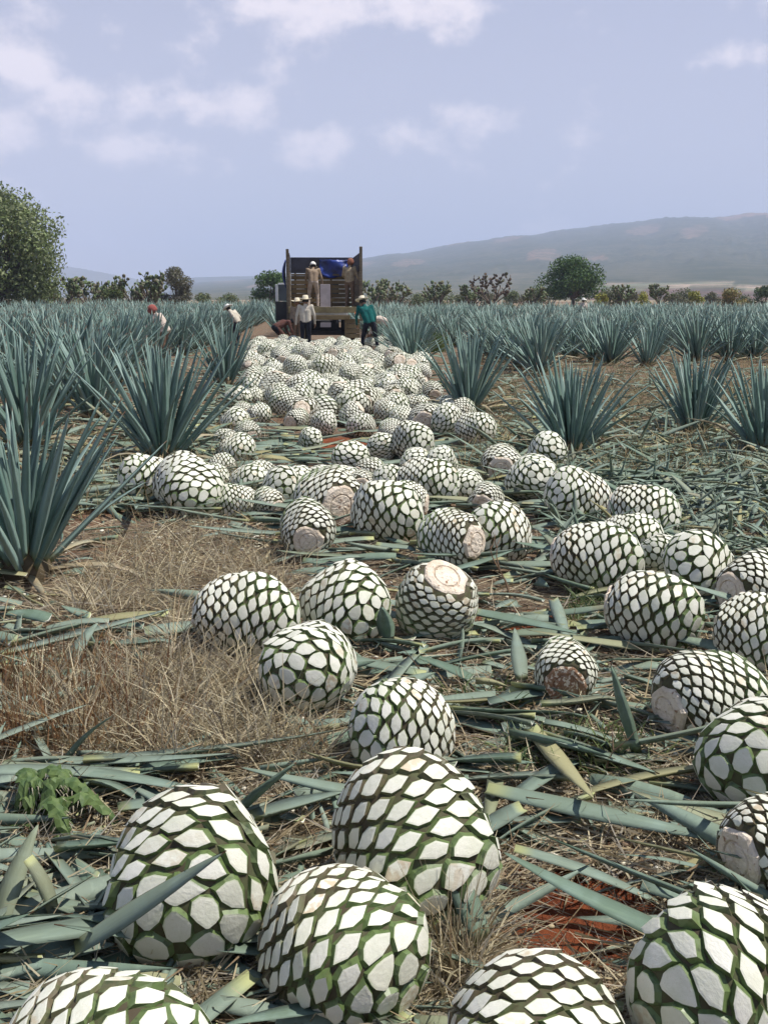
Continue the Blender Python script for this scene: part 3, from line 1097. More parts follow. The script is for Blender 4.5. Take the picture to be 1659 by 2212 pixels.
PLANTS = []   # ground positions already taken
near_list = [
    (55, 1250, 'large agave at the left edge before the dry grass', 62, 1.00, 20),
    (352, 1000, 'tall pale-striped agave right behind the left pair of hearts', 68, 1.20, 28),
    (488, 838, 'slim agave standing at the left edge of the heap', 44, 1.22, 42),
    (1010, 892, 'agave at the right edge of the heap, nearest its front', 60, 1.18, 32),
    (1232, 988, 'full agave standing in the middle right, nearest on that side', 62, 1.00, 34),
    (1498, 942, 'agave on the right with dark dry skirt, second from the edge', 58, 0.98, 34),
    (1648, 992, 'agave cut by the right edge, lower of the nearby ones', 58, 0.98, 34),
    (60, 975, 'broad agave at the left edge behind the nearest one', 62, 1.28, 28),
    (205, 905, 'agave between the left-edge ones and the pale-striped one', 60, 1.26, 30),
    (1150, 792, 'agave on the right just beyond the heap-edge one', 60, 1.24, 30),
    (1396, 793, 'small lone agave on the bare right-hand ground', 42, 0.95, 30),
    (1574, 782, 'lone agave on the bare ground towards the right edge', 50, 1.25, 22),
    (330, 800, 'agave in the left field in front of the red-capped worker', 54, 1.40, 26),
    (20, 840, 'agave at the left edge of the field, third one back', 58, 1.35, 22),
]
for k, (px, py, lb, n, L, low) in enumerate(near_list):
    PLANTS.append(agave_near(px, py, lb, n, L, low, seed=40 + k))

FIELD_ME = [agave_mesh(100 + k, 66, 1.32, 26, 6, 0.072) for k in range(4)]
FAR_ME = [agave_mesh(200 + k, 42, 1.36, 30, 4, 0.085) for k in range(3)]


def field():
    spots = []
    for side in (-1, 1):
        for row in range(0, 18):
            off = side * (2.05 + 2.45 * row)
            y = 9.0 + random.uniform(0, 1.5)
            while y < 78:
                y += random.uniform(1.25, 1.75)
                x = off - 0.055 * y + 0.25 + random.uniform(-.18, .18)
                if side > 0:
                    if y < 19.5 + 2 * (row % 2):
                        continue
                    if row == 0 and y < 23:
                        continue
                    if y < 45 and random.random() < 0.30:
                        continue
                    if y < 27 and random.random() < 0.45:
                        continue
                else:
                    if row == 0 and (y < 26 or (y < 37 and proj(x, y)[0] > 540)):
                        continue
                    if row == 1 and 25 < y < 31:
                        continue
                    if y < 12.5:
                        continue
                    if row < 2 and 22 < y < 31 and random.random() < 0.5:
                        continue
                    if y < 36 and random.random() < 0.18:
                        continue
                px, py = proj(x, y)
                if px < -520 or px > 2180:
                    continue
                if abs(x + 0.077 * y - 0.5) < 2.2 and 33 < y < 47:      # the truck stands here
                    continue
                if any((x - q[0]) ** 2 + (y - q[1]) ** 2 < 1.0 for q in PLANTS):
                    continue
                spots.append((x, y))
    spots.sort(key=lambda p: p[1])
    noff = sum(1 for q, p in enumerate(spots) if q < 400 and not -120 < proj(*p)[0] < 1780)
    J = Joiner()
    far_geo = [leaf_geom(L=1, w=0.10, bend=b_, segs=3, rnd=.5) for b_ in (0.03, 0.09, 0.0)]
    ros = [rosette(30, random.Random(300 + k), 1.42, 28) for k in range(3)]
    nfar = 0
    for i, (x, y) in enumerate(spots):
        s = random.uniform(0.84, 1.10) * (0.93 if x > 0 else 1.0)
        z = float(gz(x, y))
        if i < 285 + noff and -120 < proj(x, y)[0] < 1780:
            me = random.choice(FIELD_ME if y < 38 else FAR_ME)
            o = mobj('agave_plant', me)
            o.location = (x, y, z)
            o.rotation_euler = (random.uniform(-.05, .05), random.uniform(-.05, .05), random.uniform(0, 6.28))
            o.scale = (s, s, s * random.uniform(.94, 1.06))
            rank = 'front' if y < 22 else ('middle' if y < 34 else 'back')
            if x < -0.055 * y:
                tag(o, f'blue-green agave plant in the {rank} ranks of the dense field left of the heap', 'agave', f'{rank} agave plants of the left field')
            else:
                tag(o, f'blue-green agave plant in the {rank} ranks of the field right of the truck', 'agave', f'{rank} agave plants of the right field')
        else:
            M0 = Matrix.Translation((x, y, z)) @ Matrix.Rotation(random.uniform(0, 6.28), 4, 'Z') @ Matrix.Scale(s, 4)
            for (M, l, u) in random.choice(ros):
                J.add(random.choice(far_geo), M0 @ M @ Matrix.Diagonal((l, l, l, 1)), rnd=random.random())
            nfar += 1
    if J.n:
        o = mobj('agave_field', J.mesh('agave_field', [M_AGAVE, M_LEAFEND]))
        tag(o, 'distant mass of blue-green agave filling the field to its far edge', 'agave field', kind='stuff')
    print('field plants', len(spots), 'far', nfar)


field()

# ------------------------------------------------------------------ cut leaves on the ground
CUT_ME = []
for q in range(10):
    c0 = random.choice((0.0, 0.0, 0.05, 0.2))
    CUT_ME.append(leaf_mesh('cut_leaf', M_CUTLEAF, L=1, w=random.uniform(0.075, 0.115), bend=random.choice((-.1, .05, .12, .2, .34)), segs=8, fold=random.choice((0, 0, 0, .25)), rnd=q / 10.0,
                            th=0.013, cut=c0, twist=random.uniform(-.5, .5), tipcut=random.choice((1.0, 1.0, 1.0, 0.72))))


STRAIGHT_MES = [leaf_mesh('cut_leaf', M_CUTLEAF, L=1, w=w_, bend=b_, segs=8, rnd=r_, th=0.014, twist=tw_) for (w_, b_, r_, tw_) in ((.10, -.03, .35, .1), (.115, .04, .6, -.15), (.09, .08, .85, .2), (.11, .0, .15, .0))]


def lay(M_loc, az, roll, pitch, s):
    """leaf along +z laid down to point along azimuth az"""
    d = Vector((math.cos(az) * math.cos(pitch), math.sin(az) * math.cos(pitch), math.sin(pitch)))
    side = Vector((-math.sin(az), math.cos(az), 0))
    up = d.cross(side) * -1
    up = side.cross(d) if up.z < 0 else up
    if up.z < 0:
        up = -up
    x = up.cross(d)
    R = Matrix((x, up, d)).transposed().to_4x4() @ Matrix.Rotation(roll, 4, 'Z')
    return Matrix.Translation(M_loc) @ R @ Matrix.Diagonal((s, s, s, 1))


def inside(poly, x, y):
    c = False
    j = len(poly) - 1
    for i in range(len(poly)):
        xi, yi = poly[i]; xj, yj = poly[j]
        if (yi > y) != (yj > y) and x < (xj - xi) * (y - yi) / (yj - yi) + xi:
            c = not c
        j = i
    return c


DRY = [(90, 1345), (240, 1190), (390, 1125), (560, 1170), (660, 1240), (600, 1310), (420, 1270), (400, 1400), (560, 1470), (560, 1560), (740, 1640),
       (640, 1700), (480, 1660), (420, 1700), (250, 1640), (0, 1635), (0, 1480), (180, 1450), (370, 1450), (370, 1340)]
REDPX = [(1050, 1960, 1400, 2110)]


def leaf_spot_ok(px, py):
    if inside(DRY, px, py):
        return False
    if 880 < px < 1540 and 1850 < py < 2200:
        return False
    if 1020 < px < 1560 and 1630 < py < 1900 and random.random() < 0.6:
        return False
    return True


# hand-placed, each one told apart by its place: (px0,py0) cut end -> (px1,py1) tip, height of ends
HAND = [
    (165, 2072, 0.06, 480, 1880, 0.46, 'long cut leaf lying slantwise across the big lower left heart'),
    (0, 2030, 0.02, 60, 1800, 0.25, 'broad upright cut leaf at the lower left edge'),
    (60, 1870, 0.20, 165, 2010, 0.03, 'brownish leaf stalk with a white cut end at lower left'),
    (120, 1845, 0.06, 250, 1842, 0.06, 'short grey-green cut leaf left of the big lower left heart'),
    (430, 1668, 0.06, 60, 1685, 0.05, 'long pale cut leaf lying level above the spiny weed'),
    (520, 1760, 0.05, 630, 1668, 0.22, 'blue-grey leaf tip sticking up behind the big lower left heart'),
    (545, 1780, 0.04, 735, 1725, 0.06, 'cut leaf between the lower left heart and the middle green-seamed one'),
    (1240, 1692, 0.05, 990, 1680, 0.05, 'cut leaf with white butt end right of the green-seamed middle heart'),
    (1125, 1650, 0.07, 980, 1655, 0.05, 'short dark cut leaf touching the green-seamed middle heart'),
    (1130, 1760, 0.08, 1020, 1810, 0.05, 'short broad cut leaf right of the green-seamed middle heart'),
    (1050, 1720, 0.06, 1560, 1840, 0.05, 'very long cut leaf running right towards the edge heart'),
    (1140, 1590, 0.05, 1400, 1690, 0.05, 'cut leaf pointing down right below the small brown-ringed heart'),
    (1370, 1640, 0.03, 1330, 1450, 0.40, 'leaf standing upright like a blade left of the dense-scaled heart'),
    (1040, 2050, 0.03, 1000, 1960, 0.12, 'cut leaf poking out under the green-seamed middle heart'),
    (1010, 1330, 0.04, 1235, 1375, 0.12, 'long leaf with a brown edge right of the upturned heart'),
    (835, 1395, 0.03, 830, 1310, 0.25, 'pale blue leaf standing between two hearts in the middle'),
    (1125, 1480, 0.04, 1110, 1385, 0.18, 'short leaf standing upright left of the small brown-ringed heart'),
    (150, 1650, 0.03, 240, 1510, 0.30, 'slender leaf tip standing up in the dry stalks at left'),
    (150, 1450, 0.02, 200, 1345, 0.20, 'pale leaf tip standing up among the flat leaves at left'),
    (0, 1425, 0.04, 360, 1335, 0.06, 'long cut leaf at left pointing right over the dry grass'),
    (0, 1475, 0.04, 390, 1448, 0.05, 'lowest of the flat cut leaves at left beside the dry grass'),
    (20, 1400, 0.04, 230, 1335, 0.05, 'upper cut leaf of the bundle at the left edge'),
    (0, 1955, 0.03, 250, 1880, 0.06, 'cut leaf under the stalks left of the lower left heart'),
    (0, 2090, 0.04, 240, 2075, 0.05, 'cut leaf lying flat above the corner heart'),
    (1110, 1850, 0.10, 1480, 1945, 0.05, 'thin green stalk lying over the straw above the red soil'),
    (760, 2190, 0.03, 500, 2215, 0.10, 'pale thin leaf at the bottom edge between the front hearts'),
]
for (x0, y0, z0, x1, y1, z1, lb) in HAND:
    a = ground(x0, y0, z0)
    # tip: keep the same general distance, rise to height z1
    b_ = ground(x1, y1, z1)
    d = b_ - a
    L = min(max(d.length, 0.25), 1.15)
    az = math.atan2(d.y, d.x)
    o = mobj('cut_leaf', random.choice(CUT_ME))
    if 'stalk' not in lb:
        o.data = random.choice(STRAIGHT_MES)
    ww = 0.62 if ('stalk' in lb or 'thin' in lb or 'slender' in lb) else random.uniform(1.0, 1.25)
    k = 1.0 / 0.93
    if 'slantwise' in lb:
        ww = 0.95
    Mx = lay((a.x, a.y, a.z + 0.02), az, (0.75 if 'slantwise' in lb else random.uniform(-.35, .35)), math.asin(max(-.9, min(.9, d.z / max(d.length, 1e-3)))), 1.0)
    o.matrix_world = Mx @ Matrix.Diagonal((ww * 0.75, ww * 0.75, L * k, 1))
    tag(o, lb, 'cut leaf', 'cut agave leaves told apart by their place')

ZONES = [  # px range, count, where
    ((1000, 1230, 1420, 1420), 34, 'between the upturned heart and the right cluster'), ((870, 1420, 1220, 1640), 28, 'left of the small brown-ringed heart'),
    ((560, 1150, 1200, 1240), 34, 'behind the upturned heart'), ((1000, 1640, 1560, 1900), 22, 'right of the green-seamed middle heart'),
    ((0, 1640, 600, 2080), 28, 'round the lower left hearts'), ((0, 1330, 380, 1480), 16, 'in the bundle at the left edge'),
    ((200, 1080, 760, 1190), 22, 'below the left cluster of hearts'), ((540, 905, 1040, 1000), 30, 'in the gap before the heap'),
    ((1180, 1000, 1659, 1250), 40, 'among the mulch at the right'), ((0, 2080, 1659, 2212), 8, 'along the bottom edge'),
]
cnt = 0
for (x0, y0, x1, y1), n, where in ZONES:
    k = 0
    while k < n:
        px, py = random.uniform(x0, x1), random.uniform(y0, y1)
        if not leaf_spot_ok(px, py):
            k += 0.2
            continue
        k += 1
        g = ground(px, py)
        o = mobj('cut_leaf', random.choice(CUT_ME))
        az = random.gauss(0, 0.55) + (math.pi if random.random() < 0.5 else 0)
        s = random.uniform(0.4, 0.95)
        o.matrix_world = lay((g.x, g.y, random.uniform(0.03, 0.09) + float(gz(g.x, g.y))), az, random.uniform(-.6, .6), random.uniform(-.05, .10), 1.0) @ \
            Matrix.Diagonal((random.uniform(.5, .8), .7, s, 1))
        tag(o, f'cut agave leaf lying flat {where}', 'cut leaf', f'cut leaves {where}')
        cnt += 1


def leaf_litter():
    """the rest of the chopped leaves: far more than could be counted"""
    J = Joiner()
    G = [leaf_geom(L=1, w=random.uniform(.08, .12), bend=random.uniform(-.15, .3), segs=4, rnd=.5, th=.012, cut=random.choice((0, .1, .3)),
                   twist=random.uniform(-.6, .6), tipcut=random.choice((1, 1, .6))) for _ in range(10)]
    def drop(x, y, s, spread, zmax=0.07, tilt=0.10, w=1.0):
        az = random.gauss(0, spread) + (math.pi if random.random() < .5 else 0)
        M = lay((x, y, random.uniform(0.0, zmax) + float(gz(x, y))), az, random.uniform(-.9, .9), random.gauss(0.02, tilt), 1.0)
        J.add(random.choice(G), M @ Matrix.Diagonal((random.uniform(.4, .75) * w, .6 * w, s, 1)), rnd=random.random())
    n = 0
    while n < 620:                                   # near, under the named leaves
        px, py = random.uniform(-50, 1720), random.uniform(1060, 2260)
        if not leaf_spot_ok(px, py):
            continue
        if py > 1600 and random.random() < 0.5:
            continue
        if px < 600 and py > 1200 and random.random() < 0.3:
            continue
        g = ground(px, py)
        drop(g.x, g.y, random.uniform(.15, .7), 0.8)
        n += 1
    n = 0
    while n < 900:                                   # shreds
        px, py = random.uniform(-50, 1720), random.uniform(1060, 2260)
        if not leaf_spot_ok(px, py):
            continue
        g = ground(px, py)
        drop(g.x, g.y, random.uniform(.06, .3), 1.4, 0.05, 0.2, random.uniform(.2, .6))
        n += 1
    for _ in range(900):                             # middle distance between hearts
        g = ground(random.uniform(250, 1700), random.uniform(890, 1120))
        drop(g.x, g.y, random.uniform(.4, .95), 0.5, 0.10)
    for _ in range(2300):                            # right-hand bare ground
        g = ground(random.uniform(1050, 1750), random.uniform(760, 1080))
        drop(g.x, g.y, random.uniform(.2, .8), 1.2, 0.14, 0.25, .85)
    for _ in range(1300):                            # right, mulch with raised leaf tips
        g = ground(random.uniform(1180, 1750), random.uniform(1000, 1240))
        drop(g.x, g.y, random.uniform(.15, .5), 1.5, 0.12, 0.5, .7)
    for _ in range(500):                             # beside the heap
        g = ground(random.choice((random.uniform(450, 570), random.uniform(850, 1060))), random.uniform(740, 910))
        drop(g.x, g.y, random.uniform(.3, .9), 1.0, 0.12, 0.2)
    for _ in range(900):                             # left field floor
        g = ground(random.uniform(-80, 560), random.uniform(760, 1120))
        drop(g.x, g.y, random.uniform(.4, 1.0), 0.7, 0.10, 0.2)
    for _ in range(2600):                            # the same ground beyond both sides of the view
        px = random.choice((random.uniform(-700, -40), random.uniform(1690, 2400)))
        g = ground(px, random.uniform(780, 2260))
        drop(g.x, g.y, random.uniform(.3, .9), 1.0, 0.08, 0.15)
    o = mobj('leaf_litter', J.mesh('leaf_litter', [M_CUTLEAF, M_LEAFEND]))
    tag(o, 'thick litter of chopped agave leaves between and under the hearts', 'leaf litter', kind='stuff')


leaf_litter()


# ------------------------------------------------------------------ dry grass, straw, chips, weeds
def ribbons(name, P, az, pitch, L, w, curve, col, mat):
    """two-segment blades, all arrays of length n"""
    n = len(P)
    d = np.stack([np.cos(az) * np.cos(pitch), np.sin(az) * np.cos(pitch), np.sin(pitch)], 1)
    s = np.stack([-np.sin(az), np.cos(az), np.zeros(n)], 1)
    roll = rng.uniform(0, math.pi, n)[:, None]
    up = np.cross(s, -d)
    s = s * np.cos(roll) + up * np.sin(roll)
    h = np.stack([np.cos(az), np.sin(az), np.full(n, -0.6)], 1) * (curve * L)[:, None]
    a = P
    b_ = P + d * (L * 0.55)[:, None] + h * 0.12
    c = P + d * L[:, None] + h * 0.5
    ww = (w / 2)[:, None]
    V = np.stack([a - s * ww, a + s * ww, b_ - s * ww * .8, b_ + s * ww * .8, c - s * ww * .18, c + s * ww * .18], 1).reshape(-1, 3)
    i = np.arange(n)[:, None] * 6
    Q = np.concatenate([i + np.array([[0, 1, 3, 2]]), i + np.array([[2, 3, 5, 4]])], 1).reshape(-1, 4)
    C = np.repeat(np.concatenate([col, np.ones((n, 1))], 1), 6, axis=0)
    return mobj(name, npmesh(name, V, Q, [mat], cols=C))


def px_points(n, x0, y0, x1, y1, poly=None, notin=None):
    out = []
    while len(out) < n:
        px, py = random.uniform(x0, x1), random.uniform(y0, y1)
        if poly and not inside(poly, px, py):
            continue
        if notin and notin(px, py):
            continue
        g = ground(px, py)
        out.append((g.x, g.y, float(gz(g.x, g.y)) - 0.004))
    return np.array(out)


def palette(cols, n):
    c = np.array(cols)
    a = c[rng.integers(0, len(c), n)]
    b_ = c[rng.integers(0, len(c), n)]
    t = rng.random((n, 1))
    return (a * t + b_ * (1 - t)) * rng.uniform(0.75, 1.15, (n, 1))


STRAW = [(0.46, 0.38, 0.23), (0.34, 0.26, 0.15), (0.56, 0.49, 0.34), (0.22, 0.15, 0.09), (0.36, 0.31, 0.23), (0.30, 0.27, 0.22)]
isred = lambda px, py: (((px - 1235) / 215) ** 2 + ((py - 2010) / 125) ** 2 < 1 and random.random() < 0.975)

P = np.concatenate([px_points(34000, -40, 1130, 1700, 2260, None, isred), px_points(7000, 1700, 1050, 2400, 2260), px_points(7000, -700, 1050, -40, 2260)])
n = len(P)
P[:, 2] += rng.uniform(0.005, 0.04, n)
o = ribbons('straw_litter', P, rng.uniform(0, 6.28, n), rng.normal(0.05, 0.16, n), rng.uniform(0.05, 0.30, n), rng.uniform(0.0025, 0.009, n), rng.normal(0, .25, n), palette(STRAW, n), M_STRAW)
tag(o, 'loose dry straw strewn over the soil between the hearts', 'straw', kind='stuff')

clump = lambda px, py: random.random() > 0.25 + 0.75 * (0.5 + 0.5 * math.sin(px * .045 + 2 * math.sin(py * .03)) * math.sin(py * .06 + px * .01))
P1 = px_points(11000, -40, 1100, 780, 1720, DRY, clump)
P2 = px_points(1500, 930, 1960, 1030, 2160)
P3 = px_points(1400, 440, 900, 640, 1100)
P = np.concatenate([P1, P2, P3]); n = len(P)
tall = rng.random(n) < 0.28
o = ribbons('dry_grass', P, rng.uniform(0, 6.28, n), np.where(tall, rng.normal(1.0, .3, n), rng.normal(.35, .3, n)), np.where(tall, rng.uniform(.12, .36, n), rng.uniform(.08, .24, n)),
            rng.uniform(.0025, .0075, n), rng.uniform(0, .9, n), palette(STRAW + [(0.56, 0.49, 0.32), (0.60, 0.52, 0.35)], n), M_STRAW)
tag(o, 'matted dry brown grass on the left of the row', 'dry grass', kind='stuff')

P = px_points(1200, -40, 1440, 420, 1650, None, lambda px, py: random.random() < max(0, px / 420) or clump(px, py)); n = len(P)
o = ribbons('dry_stalks', P, rng.uniform(0, 6.28, n), rng.normal(1.25, .2, n), rng.uniform(.08, .26, n), rng.uniform(.004, .010, n), rng.uniform(-.1, .2, n),
            palette([(0.28, 0.15, 0.07), (0.19, 0.10, 0.055), (0.36, 0.24, 0.12)], n), M_STRAW)
tag(o, 'upright rusty-brown dead weed stalks at the left edge', 'stalks', kind='stuff')

# mid-distance dead grass on the bare right-hand ground and under the plants
P = np.concatenate([px_points(9000, 1000, 740, 1750, 1060), px_points(7000, 1000, 735, 1750, 890), px_points(3600, -80, 760, 560, 1130)]); n = len(P)
o = ribbons('field_grass', P, rng.uniform(0, 6.28, n), rng.normal(.7, .4, n), rng.uniform(.1, .4, n), rng.uniform(.006, .014, n), rng.uniform(0, .6, n),
            palette([(0.36, 0.27, 0.15), (0.24, 0.16, 0.09), (0.30, 0.28, 0.17), (0.18, 0.21, 0.12), (0.44, 0.36, 0.21)], n), M_STRAW)
tag(o, 'sparse dead grass and mulch between the standing agaves', 'dry grass', kind='stuff')

# green weeds
P = np.concatenate([px_points(500, 1230, 1280, 1330, 1350), px_points(800, 1080, 1590, 1420, 1700), px_points(900, 1150, 1000, 1659, 1220), px_points(260, 900, 1490, 1100, 1560)]); n = len(P)
o = ribbons('green_weeds', P, rng.uniform(0, 6.28, n), rng.normal(.7, .4, n), rng.uniform(.04, .16, n), rng.uniform(.004, .011, n), rng.uniform(0, .7, n),
            palette([(0.11, 0.16, 0.05), (0.16, 0.19, 0.07), (0.08, 0.13, 0.06)], n), M_WEED)
tag(o, 'scattered low green weeds sprouting between cut leaves', 'weeds', kind='stuff')


def chips():
    pts = np.concatenate([px_points(1500, -40, 1080, 1700, 2240, None, isred), px_points(420, 330, 1090, 720, 1200), px_points(350, 900, 900, 1659, 1090)])
    V, Q, C = [], [], []
    for p in pts:
        a, b_, h = random.uniform(.006, .022), random.uniform(.004, .013), random.uniform(.002, .006)
        R = Matrix.Rotation(random.uniform(0, 6.28), 3, 'Z') @ Matrix.Rotation(random.uniform(-.5, .5), 3, 'X')
        col = random.choice([(0.70, 0.66, 0.55), (0.62, 0.58, 0.44), (0.40, 0.32, 0.2), (0.25, 0.17, 0.11)])
        k = len(V)
        for z in (-h, h):
            for (x, y) in ((-a, -b_ * .6), (a * .8, -b_), (a, b_ * .7), (-a * .7, b_)):
                v = R @ Vector((x, y, z))
                V.append((p[0] + v.x, p[1] + v.y, p[2] + 0.03 + v.z)); C.append((*col, 1))
        Q += [(k + 3, k + 2, k + 1, k), (k + 4, k + 5, k + 6, k + 7)] + [(k + i, k + (i + 1) % 4, k + 4 + (i + 1) % 4, k + 4 + i) for i in range(4)]
    o = mobj('trimming_chips', npmesh('chips', V, Q, [M_CHIP], cols=C))
    tag(o, 'small white and tan trimming chips scattered over the ground', 'chips', kind='stuff')


chips()


# spiny green weed at lower left: arching ribs set with pale hooked teeth
def spiny():
    g = ground(95, 1790)
    root = empty('spiny_weed', (g.x, g.y, 0))
    tag(root, 'green spiny weed with pale hooked teeth beside the lower left heart', 'weed')
    mg = simple('spiny_green', (0.055, 0.095, 0.030), scale=30, col2=(0.10, 0.145, 0.045), rough=.6)
    mt = simple('spine_pale', (0.40, 0.36, 0.26), scale=8)
    r = random.Random(9)
    for f in range(20):
        px0, py0 = 95 + r.uniform(-50, 60), 1770 + r.uniform(-40, 35)
        an = r.uniform(0, math.tau)
        px1, py1 = px0 + math.cos(an) * r.uniform(70, 150), py0 + math.sin(an) * r.uniform(30, 70)
        hh = r.uniform(.05, .17)
        a, b_ = ground(px0, py0), ground(px1, py1)
        d = b_ - a
        V, Fc, SV, SF = [], [], [], []
        m = 14
        side = Vector((-d.y, d.x, 0)).normalized()
        for j in range(m + 1):
            t = j / m
            c = a + d * t + Vector((0, 0, 0.02 + hh * math.sin(math.pi * (0.15 + 0.8 * t))))
            w = (0.030 if j % 2 else 0.017) * math.sin(math.pi * (0.12 + 0.84 * t)) + 0.004
            sag = 0.018 + 0.012 * math.sin(j * 2.1 + f)
            for u in (-1, -.5, 0, .5, 1):
                p = c + side * (w * u) - Vector((0, 0, sag * u * u)) + Vector((r.uniform(-.004, .004), r.uniform(-.004, .004), r.uniform(-.006, .006)))
                V.append(p - root.location)
            for u in (-1, 1):
                p = c + side * (w * u) - Vector((0, 0, sag * u * u))
                k = len(SV)
                e = side * (0.016 * u) + Vector((r.uniform(-.006, .006), r.uniform(-.006, .006), -0.022))
                dd = d.normalized() * 0.0025
                SV += [p - dd - root.location, p + dd - root.location, p + side * .003 - root.location, p + e - root.location]
                SF += [(k, k + 1, k + 3), (k + 1, k + 2, k + 3), (k + 2, k, k + 3)]
        for j in range(m):
            for k in range(4):
                Fc.append((j * 5 + k, j * 5 + k + 1, j * 5 + 6 + k, j * 5 + 5 + k))
        frond = mobj('frond', pymesh('frond', V, Fc, [mg]), root)
        sol = frond.modifiers.new('thick', 'SOLIDIFY'); sol.thickness = 0.004
        tag(mobj('teeth', pymesh('teeth', SV, SF, [mt]), frond), kind='stuff')


spiny()


# dead twig in the litter right of centre
def twig(px, py, lb, seed, s=1.0):
    r = random.Random(seed)
    g = ground(px, py)
    V, Fc = [], []
    def limb(p, d, L, rad, depth):
        k = len(V)
        q = p
        for j in range(4):
            for i in range(5):
                an = i * math.tau / 5
                x = d.orthogonal().normalized(); y = d.cross(x)
                V.append(q + (x * math.cos(an) + y * math.sin(an)) * rad * (1 - .22 * j))
            if j < 3:
                q = q + d * L / 3
                d = (d + Vector((r.uniform(-.25, .25), r.uniform(-.25, .25), r.uniform(-.15, .1)))).normalized()
        for j in range(3):
            for i in range(5):
                Fc.append((k + j * 5 + i, k + j * 5 + (i + 1) % 5, k + j * 5 + 5 + (i + 1) % 5, k + j * 5 + 5 + i))
        Fc.append(tuple(k + 15 + i for i in range(5)))
        if depth:
            for _ in range(2):
                limb(q, (d + Vector((r.uniform(-.8, .8), r.uniform(-.8, .8), r.uniform(-.2, .4)))).normalized(), L * .7, rad * .6, depth - 1)
    limb(Vector((0, 0, 0)), Vector((r.uniform(-.4, .4), r.uniform(-.3, .3), .75)).normalized(), .13 * s, .007 * s, 2)
    o = mobj('dead_twig', pymesh('twig', V, Fc, [simple('twig', (0.24, 0.16, 0.10), scale=20)]))
    o.location = g
    tag(o, lb, 'twig')


twig(1105, 1300, 'forked dry twig standing between the upturned heart and right cluster', 3, 1.5)
twig(1305, 1690, 'short dry stump of stalk in front of the standing leaf blade', 5, .9)
# ------------------------------------------------------------------ trees and bushes at the field's far edge
def tube(V, Fc, p, q, r0, r1, n=7):
    d = (q - p)
    x = d.orthogonal().normalized(); y = d.normalized().cross(x)
    k = len(V)
    for (c, r) in ((p, r0), (q, r1)):
        for i in range(n):
            a = i * math.tau / n
            V.append(c + (x * math.cos(a) + y * math.sin(a)) * r)
    for i in range(n):
        Fc.append((k + i, k + (i + 1) % n, k + n + (i + 1) % n, k + n + i))
    Fc.append(tuple(k + n + i for i in range(n)))


def tree(name, px, dist, width, height, crown_base, label, cols, n=5000, leaf=0.20, seed=0, lobes=None, density=1.0, cat='tree', group='trees beyond the field', flat=0.8):
    """px on the photograph, dist in metres; crown = uneven clumps of small leaf faces"""
    r = random.Random(seed)
    g = np.random.default_rng(seed)
    x0 = (px - CX) / F * dist
    root = empty(name, (x0, dist, 0))
    tag(root, label, cat, group)
    V, Fc = [], []
    tr = 0.035 * width + 0.05
    fork = Vector((r.uniform(-.2, .2), 0, crown_base + 0.12 * (height - crown_base)))
    tube(V, Fc, Vector((0, 0, -.1)), fork, tr, tr * .7)
    cl = []
    nl = lobes or 14
    hc = height - crown_base
    for i in range(nl):
        a = r.uniform(0, math.tau)
        u = r.random()
        z = crown_base + hc * (0.16 + 0.72 * u)
        prof = math.sin(math.pi * min(1, 0.18 + 0.74 * u)) ** flat
        rad = width / 2 * prof * r.uniform(0.35, 0.80)
        c = Vector((math.cos(a) * rad, math.sin(a) * rad, z))
        s = width * r.uniform(0.13, 0.22)
        cl.append((c, s))
        mid = fork.lerp(c, .5) + Vector((r.uniform(-.2, .2), r.uniform(-.2, .2), .1)) * width * .1
        tube(V, Fc, fork, mid, tr * .4, tr * .25, 5); tube(V, Fc, mid, c, tr * .25, tr * .08, 5)
    cl.append((Vector((0, 0, height - width * 0.18)), width * .2))
    mobj('trunk', pymesh('trunk', V, Fc, [M_BARK], smooth_=True), root)
    # leaf faces
    w = np.array([s ** 2 for _, s in cl]); w /= w.sum()
    which = g.choice(len(cl), n, p=w)
    C0 = np.array([c[:] for c, _ in cl])[which]; S0 = np.array([s for _, s in cl])[which]
    d = g.normal(size=(n, 3)); d /= np.linalg.norm(d, axis=1)[:, None]
    rr = S0 * (0.35 + 0.75 * g.random(n) ** 0.6)
    P = C0 + d * rr[:, None] * np.array([1.05, 1.05, .85])
    nrm = d + g.normal(0, .7, (n, 3)); nrm /= np.linalg.norm(nrm, axis=1)[:, None]
    t1 = np.cross(nrm, g.normal(size=(n, 3))); t1 /= np.linalg.norm(t1, axis=1)[:, None]
    t2 = np.cross(nrm, t1)
    L = (leaf * g.uniform(.6, 1.3, n))[:, None]
    VV = np.stack([P - t1 * L * .5, P + t2 * L * .28, P + t1 * L * .6, P - t2 * L * .28], 1).reshape(-1, 3)
    Q = np.arange(4 * n).reshape(-1, 4)
    cc = np.array(cols)
    col = cc[g.integers(0, len(cc), n)] * g.uniform(.7, 1.25, (n, 1)) * (0.85 + 0.3 * np.random.default_rng(seed + 1).random(len(cl)))[which][:, None]
    C = np.repeat(np.concatenate([col, np.ones((n, 1))], 1), 4, axis=0)
    mobj('crown', npmesh('crown', VV, Q, [M_FOL], cols=C), root)
    return root


